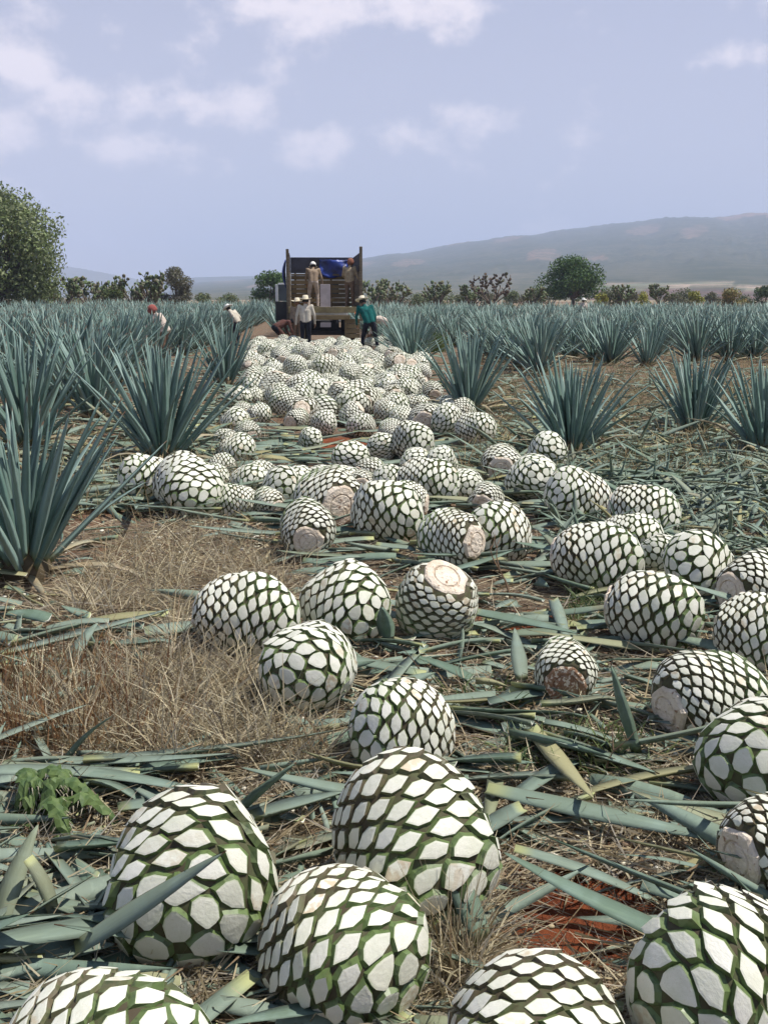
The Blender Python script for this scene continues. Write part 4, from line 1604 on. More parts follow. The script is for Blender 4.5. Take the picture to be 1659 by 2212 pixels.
GREY = [(0.19, 0.235, 0.095), (0.25, 0.28, 0.14), (0.13, 0.17, 0.065)]
DARK = [(0.075, 0.14, 0.042), (0.11, 0.18, 0.055), (0.05, 0.10, 0.034)]
tree('broad_tree', 20, 72, 8.9, 8.7, 0.9, 'big olive-green tree at the left edge beyond the field', GREY, 20000, .24, 21, 40)
tree('round_tree', 1226, 108, 6.0, 5.5, 1.0, 'round dark green tree standing alone right of the truck', DARK, 9000, .24, 22, 22, flat=.6)
tree('small_tree', 583, 95, 3.9, 4.0, .9, 'dark green tree just left of the truck', DARK, 4500, .22, 23, 14, flat=.6)
tree('grey_bush', 388, 88, 3.2, 4.1, .3, 'grey-brown thin bush left of the field workers', [(0.17, 0.155, 0.11), (0.13, 0.12, 0.08), (0.11, 0.115, 0.06)], 5200, .16, 24, 16, cat='bush', group='bushes beyond the field')
YEL = [(0.28, 0.28, 0.05), (0.34, 0.31, 0.08), (0.20, 0.23, 0.05)]
tree('yellow_bush', 1378, 98, 2.2, 2.2, .2, 'yellow-green bush, middle of the three right of the round tree', YEL, 1200, .2, 31, 8, cat='bush', group='bushes beyond the field')
tree('yellow_bush', 1292, 96, 1.7, 2.1, .1, 'low yellow-green bush at the right foot of the round tree', YEL, 900, .2, 32, 8, cat='bush', group='bushes beyond the field')
tree('yellow_bush', 1488, 98, 2.0, 2.3, .2, 'yellow-green bush fourth from right along the field edge', YEL, 1200, .2, 33, 8, cat='bush', group='bushes beyond the field')
tree('ochre_bush', 1572, 98, 2.8, 2.5, .2, 'ochre wide bush near the right end of the field edge', [(0.27, 0.19, 0.07), (0.22, 0.20, 0.07), (0.17, 0.17, 0.06)], 1900, .2, 34, 9, cat='bush', group='bushes beyond the field')
tree('green_bush', 1634, 112, 2.9, 2.9, .2, 'dark green bush at the right edge of the picture', [(0.06, 0.10, 0.045), (0.08, 0.115, 0.05)], 1900, .2, 35, 9, cat='bush', group='bushes beyond the field')
tree('green_bush', 258, 84, 2.0, 2.3, .1, 'low bright green bush between the cacti at left', [(0.09, 0.13, 0.035), (0.12, 0.14, 0.05)], 1600, .18, 36, 9, cat='bush', group='bushes beyond the field')
tree('green_bush', 1000, 112, 2.6, 2.2, .1, 'low dull green bush behind the field right of the truck', [(0.07, 0.095, 0.045), (0.09, 0.10, 0.05)], 1500, .18, 37, 9, cat='bush', group='bushes beyond the field')
tree('green_bush', 1330, 122, 2.6, 2.3, .1, 'low olive bush right of the round tree behind the yellow ones', [(0.08, 0.09, 0.045), (0.12, 0.11, 0.06)], 1500, .18, 38, 9, cat='bush', group='bushes beyond the field')
tree('green_bush', 860, 125, 5.5, 1.9, .1, 'low hedge-like scrub beyond the field right of the truck', [(0.07, 0.09, 0.045), (0.10, 0.10, 0.06)], 2500, .2, 39, 12, cat='bush', group='bushes beyond the field')
tree('green_bush', 1140, 125, 4.0, 2.1, .1, 'low scrub beyond the field left of the round tree', [(0.08, 0.09, 0.05), (0.11, 0.10, 0.06)], 2200, .2, 40, 12, cat='bush', group='bushes beyond the field')
tree('green_bush', 60, 92, 5.0, 2.1, .1, 'brown-green scrub under the big left tree', [(0.10, 0.085, 0.05), (0.09, 0.10, 0.05)], 2400, .2, 41, 12, cat='bush', group='bushes beyond the field')


def cactus(px, dist, width, height, label, cols, seed=0, n=120):
    """tree-like prickly pear: trunk, branching chains of flat pads"""
    r = random.Random(seed)
    root = empty('prickly_pear', ((px - CX) / F * dist, dist, 0))
    tag(root, label, 'cactus', 'prickly pears beyond the field')
    V, Fc = [], []
    tube(V, Fc, Vector((0, 0, -.1)), Vector((0, 0, height * .35)), .16, .11)
    PV, PF, PC = [], [], []
    tips = [(Vector((0, 0, height * .3)), Vector((0, 0, 1)))]
    def pad(p, d, L):
        x = d.cross(Vector((r.uniform(-1, 1), r.uniform(-1, 1), r.uniform(-.2, .2)))).normalized()
        y = d.cross(x)
        k = len(PV)
        col = r.choice(cols); f = r.uniform(.75, 1.2)
        for (t, w) in ((0.02, .12), (.3, .42), (.65, .5), (.92, .3)):
            for (a, b_) in ((-1, 0), (0, .18), (1, 0), (0, -.18)):
                PV.append(p + d * (L * t) + x * (a * w * L * .75) + y * (b_ * L * .5)); PC.append((*[c * f for c in col], 1))
        for j in range(3):
            for i in range(4):
                PF.append((k + j * 4 + i, k + j * 4 + (i + 1) % 4, k + j * 4 + 4 + (i + 1) % 4, k + j * 4 + 4 + i))
        PF.append((k + 12, k + 13, k + 14, k + 15))
        return p + d * L
    for i in range(9):
        a = i * math.tau / 9 + r.uniform(-.3, .3)
        q = Vector((math.cos(a) * width * .33, math.sin(a) * width * .33, height * r.uniform(.45, .72)))
        tube(V, Fc, Vector((0, 0, height * .25)), q, .08, .05, 5)
        tips.append((q, Vector((math.cos(a), math.sin(a), .9)).normalized()))
    m = 0
    while m < n:
        p, d = r.choice(tips)
        d2 = (d + Vector((r.uniform(-.9, .9), r.uniform(-.9, .9), r.uniform(-.2, .7)))).normalized()
        L = r.uniform(.26, .40)
        q = pad(p, d2, L)
        m += 1
        if q.z < height and math.hypot(q.x, q.y) < width / 2:
            tips.append((q, d2))
    mobj('trunk', pymesh('trunk', V, Fc, [M_BARK], smooth_=True), root)
    tag(mobj('pads', npmesh('pads', PV, PF, [M_FOL], cols=PC), root), kind='stuff')


NOP = [(0.14, 0.19, 0.08), (0.19, 0.21, 0.11), (0.11, 0.15, 0.07), (0.20, 0.18, 0.12)]
for k, (px, d, w, h, lb) in enumerate([
    (150, 80, 2.4, 2.9, 'brownish prickly pear at the right foot of the big left tree'),
    (205, 86, 2.6, 3.1, 'prickly pear tree second from the big left tree'),
    (248, 90, 2.4, 3.1, 'prickly pear tree left of the thick cactus clump'),
    (300, 86, 2.7, 3.3, 'prickly pear tree left of the grey-brown bush'),
    (338, 84, 2.3, 3.4, 'tall prickly pear touching the grey-brown bush'),
    (805, 96, 2.4, 3.0, 'prickly pear directly right of the truck'),
    (852, 98, 2.8, 3.1, 'rounded prickly pear, second right of the truck'),
    (942, 100, 2.4, 3.0, 'prickly pear third right of the truck, alone'),
    (1058, 104, 4.0, 3.7, 'wide open prickly pear with bare brown branches'),
    (1015, 108, 2.2, 2.7, 'small prickly pear left of the wide open one'),
    (1148, 106, 2.0, 2.5, 'small prickly pear at the left foot of the round tree'),
    (1335, 112, 2.2, 2.7, 'small prickly pear between the yellow bushes'),
    (1415, 112, 2.2, 2.8, 'dark prickly pear between yellow bushes further right'),
]):
    cactus(px, d, w, h, lb, NOP if k != 8 else [(0.14, 0.10, 0.075), (0.11, 0.08, 0.06), (0.12, 0.12, 0.06)], seed=60 + k, n=260 if k != 8 else 220)

# a loose belt of low scrub along the far edge of the field
rb = random.Random(77)
for k, px in enumerate((120, 175, 225, 285, 325, 450, 500, 640, 820, 905, 965, 1035, 1110, 1185, 1300, 1355, 1440, 1465, 1530, 1600)):
    tree('scrub_bush', px + rb.uniform(-8, 8), rb.uniform(112, 128), rb.uniform(2.6, 4.6), rb.uniform(1.9, 2.8), .05, 'low dull green scrub bush in the belt along the far field edge',
         rb.choice([[(0.12, 0.15, 0.07), (0.15, 0.16, 0.09)], [(0.16, 0.15, 0.09), (0.12, 0.13, 0.07)], [(0.10, 0.14, 0.06), (0.17, 0.19, 0.08)]]), 1500, .2, 500 + k, 10,
         cat='bush', group='scrub along the far field edge')

# two soft green weeds near the heap (fresh green tuft right of the heap)
def tuft(px, py, lb, h, n, seed):
    r = np.random.default_rng(seed)
    g = ground(px, py)
    P = np.stack([g.x + r.normal(0, .18, n), g.y + r.normal(0, .18, n), np.zeros(n)], 1)
    o = ribbons('grass_tuft', P, r.uniform(0, 6.28, n), r.normal(1.15, .25, n), r.uniform(.4, 1.0, n) * h, r.uniform(.012, .03, n), r.uniform(0, .7, n),
                palette([(0.13, 0.20, 0.05), (0.17, 0.23, 0.07), (0.10, 0.16, 0.05)], n), M_WEED)
    tag(o, lb, 'weed')


tuft(930, 760, 'fresh green tall weed at the right edge of the heap', .85, 420, 3)
tuft(140, 862, 'small yellow-green weed growing in the left field', .5, 160, 4)


# ------------------------------------------------------------------ the truck
def box(V, Fc, c, s, R=None):
    k = len(V)
    for z in (-1, 1):
        for y in (-1, 1):
            for x in (-1, 1):
                v = Vector((x * s[0] / 2, y * s[1] / 2, z * s[2] / 2))
                V.append((R @ v if R else v) + Vector(c))
    Fc += [tuple(k + i for i in f) for f in ((0, 2, 3, 1), (4, 5, 7, 6), (0, 1, 5, 4), (2, 6, 7, 3), (0, 4, 6, 2), (1, 3, 7, 5))]


def bevel_part(name, boxes, mat, parent, bev=0.008):
    V, Fc = [], []
    for b_ in boxes:
        box(V, Fc, *b_)
    me = pymesh(name, V, Fc, [mat])
    if bev:
        bm = bmesh.new(); bm.from_mesh(me)
        bmesh.ops.bevel(bm, geom=bm.edges[:], offset=bev, segments=1, affect='EDGES')
        bm.to_mesh(me); bm.free()
    return mobj(name, me, parent)


def disc_part(name, c, r, w, mat, parent, hole=0.0, n=24):
    """wheel-like ring with its axle along x"""
    V, Fc = [], []
    prof = [(hole * r, -w / 2), (r * .93, -w / 2), (r, -w * .3), (r, w * .3), (r * .93, w / 2), (hole * r, w / 2)]
    for i in range(n):
        a = i * math.tau / n
        for (rr, x) in prof:
            V.append((c[0] + x, c[1] + rr * math.cos(a), c[2] + rr * math.sin(a)))
    m = len(prof)
    for i in range(n):
        for j in range(m - 1):
            Fc.append((i * m + j, ((i + 1) % n) * m + j, ((i + 1) % n) * m + j + 1, i * m + j + 1))
    return mobj(name, pymesh(name, V, Fc, [mat], smooth_=False), parent)


def truck():
    wood = simple('grey_wood', (0.23, 0.185, 0.13), scale=3, col2=(0.14, 0.11, 0.075), rough=.9, bmp=.4, stretch=(1, 1, 6), each=.6)
    wood2 = simple('ochre_wood', (0.30, 0.23, 0.12), scale=3, col2=(0.20, 0.145, 0.075), rough=.9, bmp=.4, each=.6)
    darkw = simple('dark_board', (0.055, 0.055, 0.075), scale=2, col2=(0.035, 0.033, 0.04), rough=.85)
    olive = simple('ochre_steel', (0.25, 0.20, 0.095), scale=4, col2=(0.16, 0.13, 0.07), rough=.7)
    black = simple('black_rubber', (0.018, 0.018, 0.019), scale=8, rough=.85)
    steel = simple('dark_steel', (0.04, 0.04, 0.042), scale=5, rough=.6)
    blue = simple('blue_tarp', (0.012, 0.04, 0.27), scale=2.5, col2=(0.012, 0.02, 0.09), rough=.4, spec=.5)
    white = simple('white_paint', (0.72, 0.73, 0.74), var=.15, scale=6, rough=.4)
    grey = simple('grey_sheet', (0.30, 0.27, 0.29), var=.2, scale=3, rough=.7)
    orange = simple('orange_lamp', (0.55, 0.13, 0.03), var=.2, scale=9, rough=.3)
    glass, t, b = new_mat('truck_glass')
    b.inputs['Base Color'].default_value = (0.05, 0.07, 0.08, 1); b.inputs['Roughness'].default_value = .08
    D = 37.0
    xr = (704 - CX) / F * D
    root = empty('stake_bed_truck', (xr, D, 0), 0.076)
    tag(root, 'old wooden stake-bed truck backed up to the heap, tailgate open', 'truck')
    W2, LEN, ZF, ZT = 1.20, 4.6, 1.32, 3.18
    bevel_part('bed_floor', [((0, LEN / 2, ZF - .05), (2 * W2, LEN, .10))], wood2, root)
    bevel_part('rear_beam', [((0, -.06, 1.28), (2 * W2 + .04, .10, .20))], olive, root)
    bevel_part('bumper_beam', [((0, -.05, 1.03), (1.7, .12, .15))], wood2, root)
    # corner posts
    bevel_part('corner_post', [((-W2 - .03, .03, 2.10), (.10, .10, 2.36))], wood, root)
    bevel_part('corner_post', [((W2 + .03, .03, 2.14), (.10, .10, 2.46))], wood, root)
    for s in (-1, 1):
        for k in range(1, 5):
            bevel_part('side_post', [((s * (W2 + .035), k * LEN / 4 - .05, 2.2), (.07, .09, 1.9))], wood, root)
        for k in range(9):                                # side planks
            bevel_part('side_plank', [((s * (W2 - .03 + .001 * k), LEN / 2, 1.42 + k * .205), (.03, LEN - .1, .185))], wood if k < 6 else darkw, root, .004)
    for k in range(7):                                    # headboard planks
        bevel_part('headboard_plank', [((0, LEN - .02 + .002 * k, 1.43 + k * .165), (2 * W2 - .1, .03, .135))], wood2, root, .004)
    bevel_part('headboard_rail', [((0, LEN - .08, 2.53), (2 * W2 - .1, .05, .07))], wood, root)
    for x in (-1.0, -.35, .35, 1.0):
        bevel_part('headboard_post', [((x, LEN + .05, 2.2), (.08, .06, 1.9))], wood, root)
    bevel_part('upper_board', [((0, LEN - .05, 2.88), (2 * W2 - .08, .03, .58))], darkw, root, .004)
    # tarpaulin bundled on the headboard: rumpled sheet
    V, Fc = [], []
    nx, nz = 15, 9
    r = random.Random(5)
    for j in range(nz):
        for i in range(nx):
            u, v = i / (nx - 1), j / (nz - 1)
            V.append((-.08 + 1.06 * u, LEN - .13 - .06 * math.sin(7 * u + 5 * v) - .05 * r.random(), 2.50 + .56 * v - .10 * math.sin(3.3 * u + .3) * (1 - v) + .03 * r.random()))
    for j in range(nz - 1):
        for i in range(nx - 1):
            Fc.append((j * nx + i, j * nx + i + 1, (j + 1) * nx + i + 1, (j + 1) * nx + i))
    tp = mobj('tarpaulin', pymesh('tarp', V, Fc, [blue], smooth_=True), root)
    tp.modifiers.new('thick', 'SOLIDIFY').thickness = .02
    V, Fc = [], []
    for j in range(8):
        for i in range(5):
            u, v = i / 4, j / 7
            V.append((-W2 - .10 - .12 * math.sin(math.pi * v) * (0.6 + .4 * math.sin(5 * u)), .5 + 1.2 * u, 2.05 + .9 * v))
    for j in range(7):
        for i in range(4):
            Fc.append((j * 5 + i, j * 5 + i + 1, (j + 1) * 5 + i + 1, (j + 1) * 5 + i))
    tp = mobj('tarpaulin', pymesh('tarp_side', V, Fc, [blue], smooth_=True), root)
    tp.modifiers.new('thick', 'SOLIDIFY').thickness = .02
    bevel_part('leaning_board', [((.05, 1.3, 1.72), (.36, .03, .86), Matrix.Rotation(-.14, 3, 'X'))], grey, root)
    # under the bed
    for s in (-1, 1):
        bevel_part('chassis_rail', [((s * .42, 3.2, .93), (.09, 6.6, .20))], steel, root)
        for k in range(4):                               # plank mudguards hanging at the rear corners
            bevel_part('mudguard_plank', [((s * .93, -.02 + .002 * k, .90 - k * .165), (.50, .03, .15))], wood if s < 0 else wood2, root, .004)
        bevel_part('mudguard_post', [((s * .70, .03, .64), (.06, .05, .72))], olive, root)
        lamp = disc_part('tail_lamp', (s * 1.02, -.12, 1.16), .05, .03, orange, root, n=12)
        for dx in (0, .27):
            ty = disc_part('tyre', (s * (.98 - dx), 1.05, .48), .48, .24, black, root, .55)
            disc_part('rim', (s * (.98 - dx), 1.05, .48), .27, .16, steel, ty, .25, 16)
        ty = disc_part('tyre', (s * .98, 5.85, .48), .48, .26, black, root, .55)
        disc_part('rim', (s * .98, 5.85, .48), .27, .18, steel, ty, .25, 16)
    bevel_part('axle', [((0, 1.05, .48), (1.7, .16, .16))], steel, root)
    bevel_part('axle', [((0, 5.85, .48), (1.8, .12, .12))], steel, root)
    bevel_part('fuel_tank', [((0, 2.2, .62), (1.1, .6, .5))], steel, root)
    pl = bevel_part('number_plate', [((.02, -.13, .78), (.36, .015, .15))], grey, root, .003)
    bevel_part('plate_bracket', [((.02, -.10, .88), (.30, .03, .10))], steel, root, .003)
    # cab in front of the bed
    V, Fc = [], []
    pr = [(4.95, .75), (4.95, 2.35), (5.15, 2.50), (6.2, 2.45), (6.65, 1.75), (7.3, 1.55), (7.4, .75)]
    for x in (-1.0, 1.0):
        for (y, z) in pr:
            V.append((x, y, z))
    n = len(pr)
    Fc += [tuple(range(n)), tuple(reversed(range(n, 2 * n)))] + [(i, i + n, (i + 1) % n + n, (i + 1) % n) for i in range(n)]
    cab = mobj('cab', pymesh('cab', V, Fc, [white]), root)
    bm = bmesh.new(); bm.from_mesh(cab.data); bmesh.ops.recalc_face_normals(bm, faces=bm.faces[:])
    bmesh.ops.bevel(bm, geom=bm.edges[:], offset=.05, segments=2, affect='EDGES'); bm.to_mesh(cab.data); bm.free()
    bevel_part('rear_window', [((0, 4.94, 2.0), (1.3, .02, .4))], glass, cab, 0)
    bevel_part('windscreen', [((0, 6.44, 2.10), (1.7, .02, .70), Matrix.Rotation(.57, 3, 'X'))], glass, cab, 0)
    # open cab door on the left
    door = bevel_part('cab_door', [((-1.40, 5.3, 1.18), (.76, .06, .72))], steel, root)
    bevel_part('window_frame', [((-1.72, 5.3, 1.86), (.11, .055, .64)), ((-1.34, 5.3, 2.20), (.65, .055, .07))], white, door)
    bevel_part('door_window', [((-1.34, 5.3, 1.86), (.62, .012, .60))], glass, door, 0)
    mir = bevel_part('wing_mirror', [((1.28, 6.3, 1.95), (.20, .05, .34))], steel, root)
    bevel_part('mirror_arm', [((1.10, 6.33, 2.05), (.26, .02, .02)), ((1.10, 6.33, 1.85), (.26, .02, .02))], steel, mir, 0)
    return root


truck()


# ------------------------------------------------------------------ people
SKIN = simple('skin', (0.24, 0.125, 0.075), var=.15, scale=10, rough=.55)
BOOT = simple('boot_leather', (0.05, 0.032, 0.02), scale=10, rough=.7)
HAIR = simple('dark_hair', (0.012, 0.010, 0.009), scale=20, rough=.6)


def cloth(name, c, c2=None):
    return simple(name, c, .25, 9, .9, col2=c2, spec=.15, bmp=.25)


def capsule(V, Fc, p, q, r0, r1, n=10):
    d = q - p
    L = d.length
    z = d.normalized() if L > 1e-6 else Vector((0, 0, 1))
    x = z.orthogonal().normalized(); y = z.cross(x)
    k = len(V)
    rings = []
    for a in (-80, -45, 0):
        a = math.radians(a); rings.append((p + z * (r0 * math.sin(a)), r0 * math.cos(a)))
    for a in (0, 45, 80):
        a = math.radians(a); rings.append((q + z * (r1 * math.sin(a)), r1 * math.cos(a)))
    for (c, r) in rings:
        for i in range(n):
            t = i * math.tau / n
            V.append(c + (x * math.cos(t) + y * math.sin(t)) * r)
    m = len(rings)
    for j in range(m - 1):
        for i in range(n):
            Fc.append((k + j * n + i, k + j * n + (i + 1) % n, k + (j + 1) * n + (i + 1) % n, k + (j + 1) * n + i))
    Fc.append(tuple(reversed([k + i for i in range(n)])))
    Fc.append(tuple(k + (m - 1) * n + i for i in range(n)))


def person(loc, rz, label, pose, shirt, pants, hat=None, hatmat=None, h=1.70, sleeves=True, group=None):
    """pose: dict of joint positions in body space for a 1.7 m figure (x right, y forward, z up)"""
    J = dict(pelvis=(0, 0, .93), chest=(0, 0, 1.27), neck=(0, .0, 1.45), head=(0, .02, 1.57),
             shl=(-.19, 0, 1.39), shr=(.19, 0, 1.39), ell=(-.25, -.03, 1.10), elr=(.25, -.03, 1.10), wrl=(-.26, .06, .86), wrr=(.26, .06, .86),
             hil=(-.095, 0, .90), hir=(.095, 0, .90), knl=(-.11, .03, .49), knr=(.11, .03, .49), anl=(-.12, -.01, .08), anr=(.12, -.01, .08))
    J.update(pose)
    J = {k: Vector(v) for k, v in J.items()}
    fwd = Vector((0, 1, 0))
    segs = []   # (p, q, r0, r1, material)
    S, P_, K, B = 0, 1, 2, 3
    up = (J['neck'] - J['pelvis']).normalized()
    lat = (J['shr'] - J['shl']).normalized()
    front = up.cross(lat) * -1
    front = lat.cross(up) * -1 if (lat.cross(up) * -1).dot(fwd) > 0 else lat.cross(up)
    segs += [(J['pelvis'] - lat * .06, J['chest'] - lat * .075, .115, .125, S), (J['pelvis'] + lat * .06, J['chest'] + lat * .075, .115, .125, S),
             (J['pelvis'] + (J['chest'] - J['pelvis']) * .4 + front * .03, J['chest'] + front * .03, .11, .115, S),
             (J['chest'], J['neck'] - up * .06, .13, .075, S), (J['shl'], J['chest'] - lat * .05, .075, .11, S), (J['shr'], J['chest'] + lat * .05, .075, .11, S),
             (J['neck'] - up * .05, J['head'], .058, .055, K), (J['head'] - up * .035 + front * .015, J['head'] + up * .045, .078, .098, K),
             (J['head'] + front * .095 - up * .01, J['head'] + front * .11 - up * .03, .014, .018, K)]
    for s, sg in (('l', -1), ('r', 1)):
        segs += [(J['head'] + lat * (.098 * sg) + up * .01, J['head'] + lat * (.10 * sg) - up * .03, .018, .013, K)]
        segs += [(J['sh' + s], J['el' + s], .063, .047, S), (J['el' + s], J['wr' + s], .047, .034, S if sleeves else K)]
        segs += [(J['hi' + s], J['kn' + s], .098, .066, P_), (J['kn' + s], J['an' + s], .064, .050, P_), (J['pelvis'] + lat * .05 * sg, J['hi' + s], .118, .10, P_)]
        ft = J['an' + s]
        segs += [(ft + Vector((0, -.03, -.035)), ft + Vector((0, .15, -.05)), .042, .034, B)]
        d = (J['wr' + s] - J['el' + s]).normalized()
        segs += [(J['wr' + s], J['wr' + s] + d * .085, .034, .032, K)]
    V, Fc = [], []
    for (p, q, r0, r1, m) in segs:
        capsule(V, Fc, p, q, r0, r1)
    tmp = bpy.data.objects.new('tmp_body', pymesh('tmp', V, Fc, []))
    COL.objects.link(tmp)
    rm = tmp.modifiers.new('r', 'REMESH'); rm.mode = 'VOXEL'; rm.voxel_size = .02
    sm = tmp.modifiers.new('s', 'SMOOTH'); sm.iterations = 2; sm.factor = .5
    dg = bpy.context.evaluated_depsgraph_get()
    me0 = bpy.data.meshes.new_from_object(tmp.evaluated_get(dg))
    bpy.data.objects.remove(tmp)
    nv = len(me0.vertices)
    co = np.empty(nv * 3, np.float32); me0.vertices.foreach_get('co', co)
    VV = [Vector(c) for c in co.reshape(-1, 3)]
    FF = [tuple(p.vertices) for p in me0.polygons]
    mats = [shirt, pants, SKIN, BOOT, HAIR]
    fm = []
    A = np.array([s[0][:] for s in segs]); Bq = np.array([s[1][:] for s in segs]); R0 = np.array([(s[2] + s[3]) / 2 for s in segs]); MI = [s[4] for s in segs]
    ctr = np.array([np.mean(co.reshape(-1, 3)[list(f)], axis=0) for f in FF])
    AB = Bq - A
    L2 = (AB ** 2).sum(1) + 1e-9
    for c in ctr:
        t = np.clip(((c - A) * AB).sum(1) / L2, 0, 1)
        dist = np.linalg.norm(c - (A + AB * t[:, None]), axis=1) - R0
        k = int(np.argmin(dist))
        m = MI[k]
        hv = Vector(c) - J['head']
        if m == K and hv.length < .2 and hv.dot(front) < .035 and hv.dot(up) > -.045 and abs(hv.dot(lat)) < .11:
            m = 4
        if m == P_ and (Vector(c) - J['pelvis']).dot(up) > .02:
            m = S
        if m == S and (Vector(c) - J['pelvis']).dot(up) < -.03 and k < 3:
            m = P_
        fm.append(m)
    # fingers and thumb, rooted in the palm; eyes and mouth
    for s, sg in (('l', -1), ('r', 1)):
        d = (J['wr' + s] - J['el' + s]).normalized()
        sd = d.cross(Vector((1, 0, .01)) if abs(d.x) < .8 else Vector((0, 1, 0))).normalized()
        nr = sd.cross(d)
        pl = J['wr' + s] + d * .085
        FV, FF2 = [], []
        for i, l in enumerate((.07, .082, .078, .06)):
            b0 = pl + sd * (-.027 + .018 * i)
            k1 = b0 + d * (l * .55) + nr * .008 * -sg
            capsule(FV, FF2, b0, k1, .0095, .0088, 6)
            capsule(FV, FF2, k1, k1 + (d * .8 - nr * .6 * sg).normalized() * (l * .5), .0088, .0075, 6)
        tb = J['wr' + s] + d * .03 - sd * .03
        capsule(FV, FF2, tb, tb + (d * .6 - sd * .8).normalized() * .055, .0115, .009, 6)
        k = len(VV)
        VV += FV; FF += [tuple(i + k for i in f) for f in FF2]; fm += [2] * len(FF2)
    FV, FF2 = [], []
    for sg in (-1, 1):
        e = J['head'] + front * .098 + lat * (.033 * sg) + up * .018
        capsule(FV, FF2, e - lat * .006, e + lat * .006, .009, .009, 6)
    mo = J['head'] + front * .102 - up * .055
    capsule(FV, FF2, mo - lat * .02, mo + lat * .02, .005, .005, 6)
    k = len(VV)
    VV += FV; FF += [tuple(i + k for i in f) for f in FF2]; fm += [4] * len(FF2)
    root = empty('person', loc, rz)
    sc = h / 1.7
    root.scale = (sc, sc, sc)
    tag(root, label, 'person', group)
    body = mobj('body', pymesh('body', VV, FF, mats, fm, smooth_=True), root)
    bpy.data.meshes.remove(me0)
    if hat:
        HV, HF = [], []
        n = 20
        if hat == 'straw':
            prof = [(.001, .125), (.05, .125), (.085, .112), (.098, .03), (.103, .0), (.15, -.008), (.205, .004), (.203, -.006), (.15, -.018), (.10, -.012)]
        elif hat == 'cap':
            prof = [(.001, .115), (.06, .105), (.10, .06), (.112, .0), (.113, -.03), (.10, -.03)]
        else:   # bandana / hood
            prof = [(.001, .12), (.06, .108), (.105, .06), (.118, .0), (.118, -.07), (.10, -.10), (.09, -.09)]
        for i in range(n):
            a = i * math.tau / n
            for (rr, z) in prof:
                zz = z + (.035 * (abs(math.cos(a)) ** 2) * max(0, (rr - .11) / .09) if hat == 'straw' else 0)
                HV.append((rr * math.cos(a), rr * math.sin(a) * 1.12, zz))
        m = len(prof)
        for i in range(n):
            for j in range(m - 1):
                HF.append((i * m + j, i * m + j + 1, ((i + 1) % n) * m + j + 1, ((i + 1) % n) * m + j))
        ho = mobj('hat' if hat == 'straw' else ('cap' if hat == 'cap' else 'headscarf'), pymesh('hat', HV, HF, [hatmat], smooth_=True), root)
        R = Matrix((lat, front, up)).transposed().to_4x4()
        ho.matrix_basis = Matrix.Translation(J['head'] + up * .055) @ R
        if hat == 'cap':
            VV2, F2 = [], []
            for i in range(9):
                a = math.radians(20 + 140 * i / 8)
                for (rr, z) in ((.11, -.02), (.19, -.035), (.19, -.042), (.11, -.03)):
                    VV2.append((rr * math.cos(a) * .9, rr * math.sin(a) * 1.1, z))
            for i in range(8):
                for j in range(4):
                    F2.append((i * 4 + j, i * 4 + (j + 1) % 4, i * 4 + 4 + (j + 1) % 4, i * 4 + 4 + j))
            mobj('visor', pymesh('visor', VV2, F2, [hatmat]), ho)
    return root


STRAWHAT = simple('straw_hat', (0.72, 0.64, 0.48), var=.2, scale=30, rough=.8)
WHITECAP = simple('white_cap', (0.75, 0.73, 0.68), var=.15, scale=9, rough=.9)
REDCAP = simple('red_cap', (0.30, 0.085, 0.07), var=.3, scale=9, rough=.9)
BROWNCAP = simple('brown_scarf', (0.28, 0.12, 0.08), var=.3, scale=9, rough=.9)
CREAM = cloth('cream_shirt', (0.58, 0.53, 0.44), (0.47, 0.42, 0.35))
TEAL = cloth('teal_shirt', (0.012, 0.115, 0.105), (0.008, 0.07, 0.068))
NAVY = cloth('dark_trousers', (0.020, 0.022, 0.032), (0.013, 0.014, 0.02))
BEIGE = cloth('dusty_beige_shirt', (0.30, 0.225, 0.16), (0.22, 0.165, 0.115))
DUSTY = cloth('dusty_trousers', (0.48, 0.41, 0.36), (0.36, 0.30, 0.25))
TAN = cloth('tan_overall', (0.42, 0.34, 0.23), (0.30, 0.23, 0.15))
BROWN = cloth('brown_trousers', (0.21, 0.14, 0.095), (0.15, 0.10, 0.07))
MAROON = cloth('maroon_shirt', (0.12, 0.055, 0.045), (0.08, 0.04, 0.032))
PALE = cloth('pale_shirt', (0.56, 0.47, 0.40), (0.44, 0.37, 0.31))


def at(px, dist, z=0.0):
    return ((px - CX) / F * dist, dist, z)


bend = dict(pelvis=(0, -.10, .90), chest=(0, .22, 1.02), neck=(0, .40, 1.06), head=(0, .52, 1.02), shl=(-.19, .32, 1.05), shr=(.19, .32, 1.05),
            ell=(-.22, .42, .78), elr=(.22, .40, .78), wrl=(-.15, .52, .55), wrr=(.17, .52, .55), hil=(-.1, -.08, .87), hir=(.1, -.08, .87), knl=(-.13, .06, .48), knr=(.13, .06, .48))
# the bed stands 1.32 m high
person(at(680, 38.4, 1.33), 0.05, 'worker on the truck bed in beige shirt and white cap, seen from behind',
       dict(chest=(0, .10, 1.24), neck=(.0, .20, 1.39), head=(.0, .27, 1.47), shl=(-.2, .15, 1.34), shr=(.2, .15, 1.34), ell=(-.27, .16, 1.06), elr=(.30, .14, 1.05),
            wrl=(-.24, .30, .86), wrr=(.34, .22, .80), anl=(-.17, -.05, .08), anr=(.16, .06, .08), knl=(-.15, .06, .48), knr=(.15, .12, .5)),
       BEIGE, DUSTY, 'cap', WHITECAP, 1.66)
person(at(757, 37.9, 1.33), -0.35, 'worker standing on the right of the truck bed in tan clothes and brown headscarf',
       dict(ell=(-.27, .03, 1.12), elr=(.27, .05, 1.13), wrl=(-.18, .25, 1.0), wrr=(.30, .16, .88), head=(.02, .05, 1.56)), TAN, BROWN, 'scarf', BROWNCAP, 1.66)
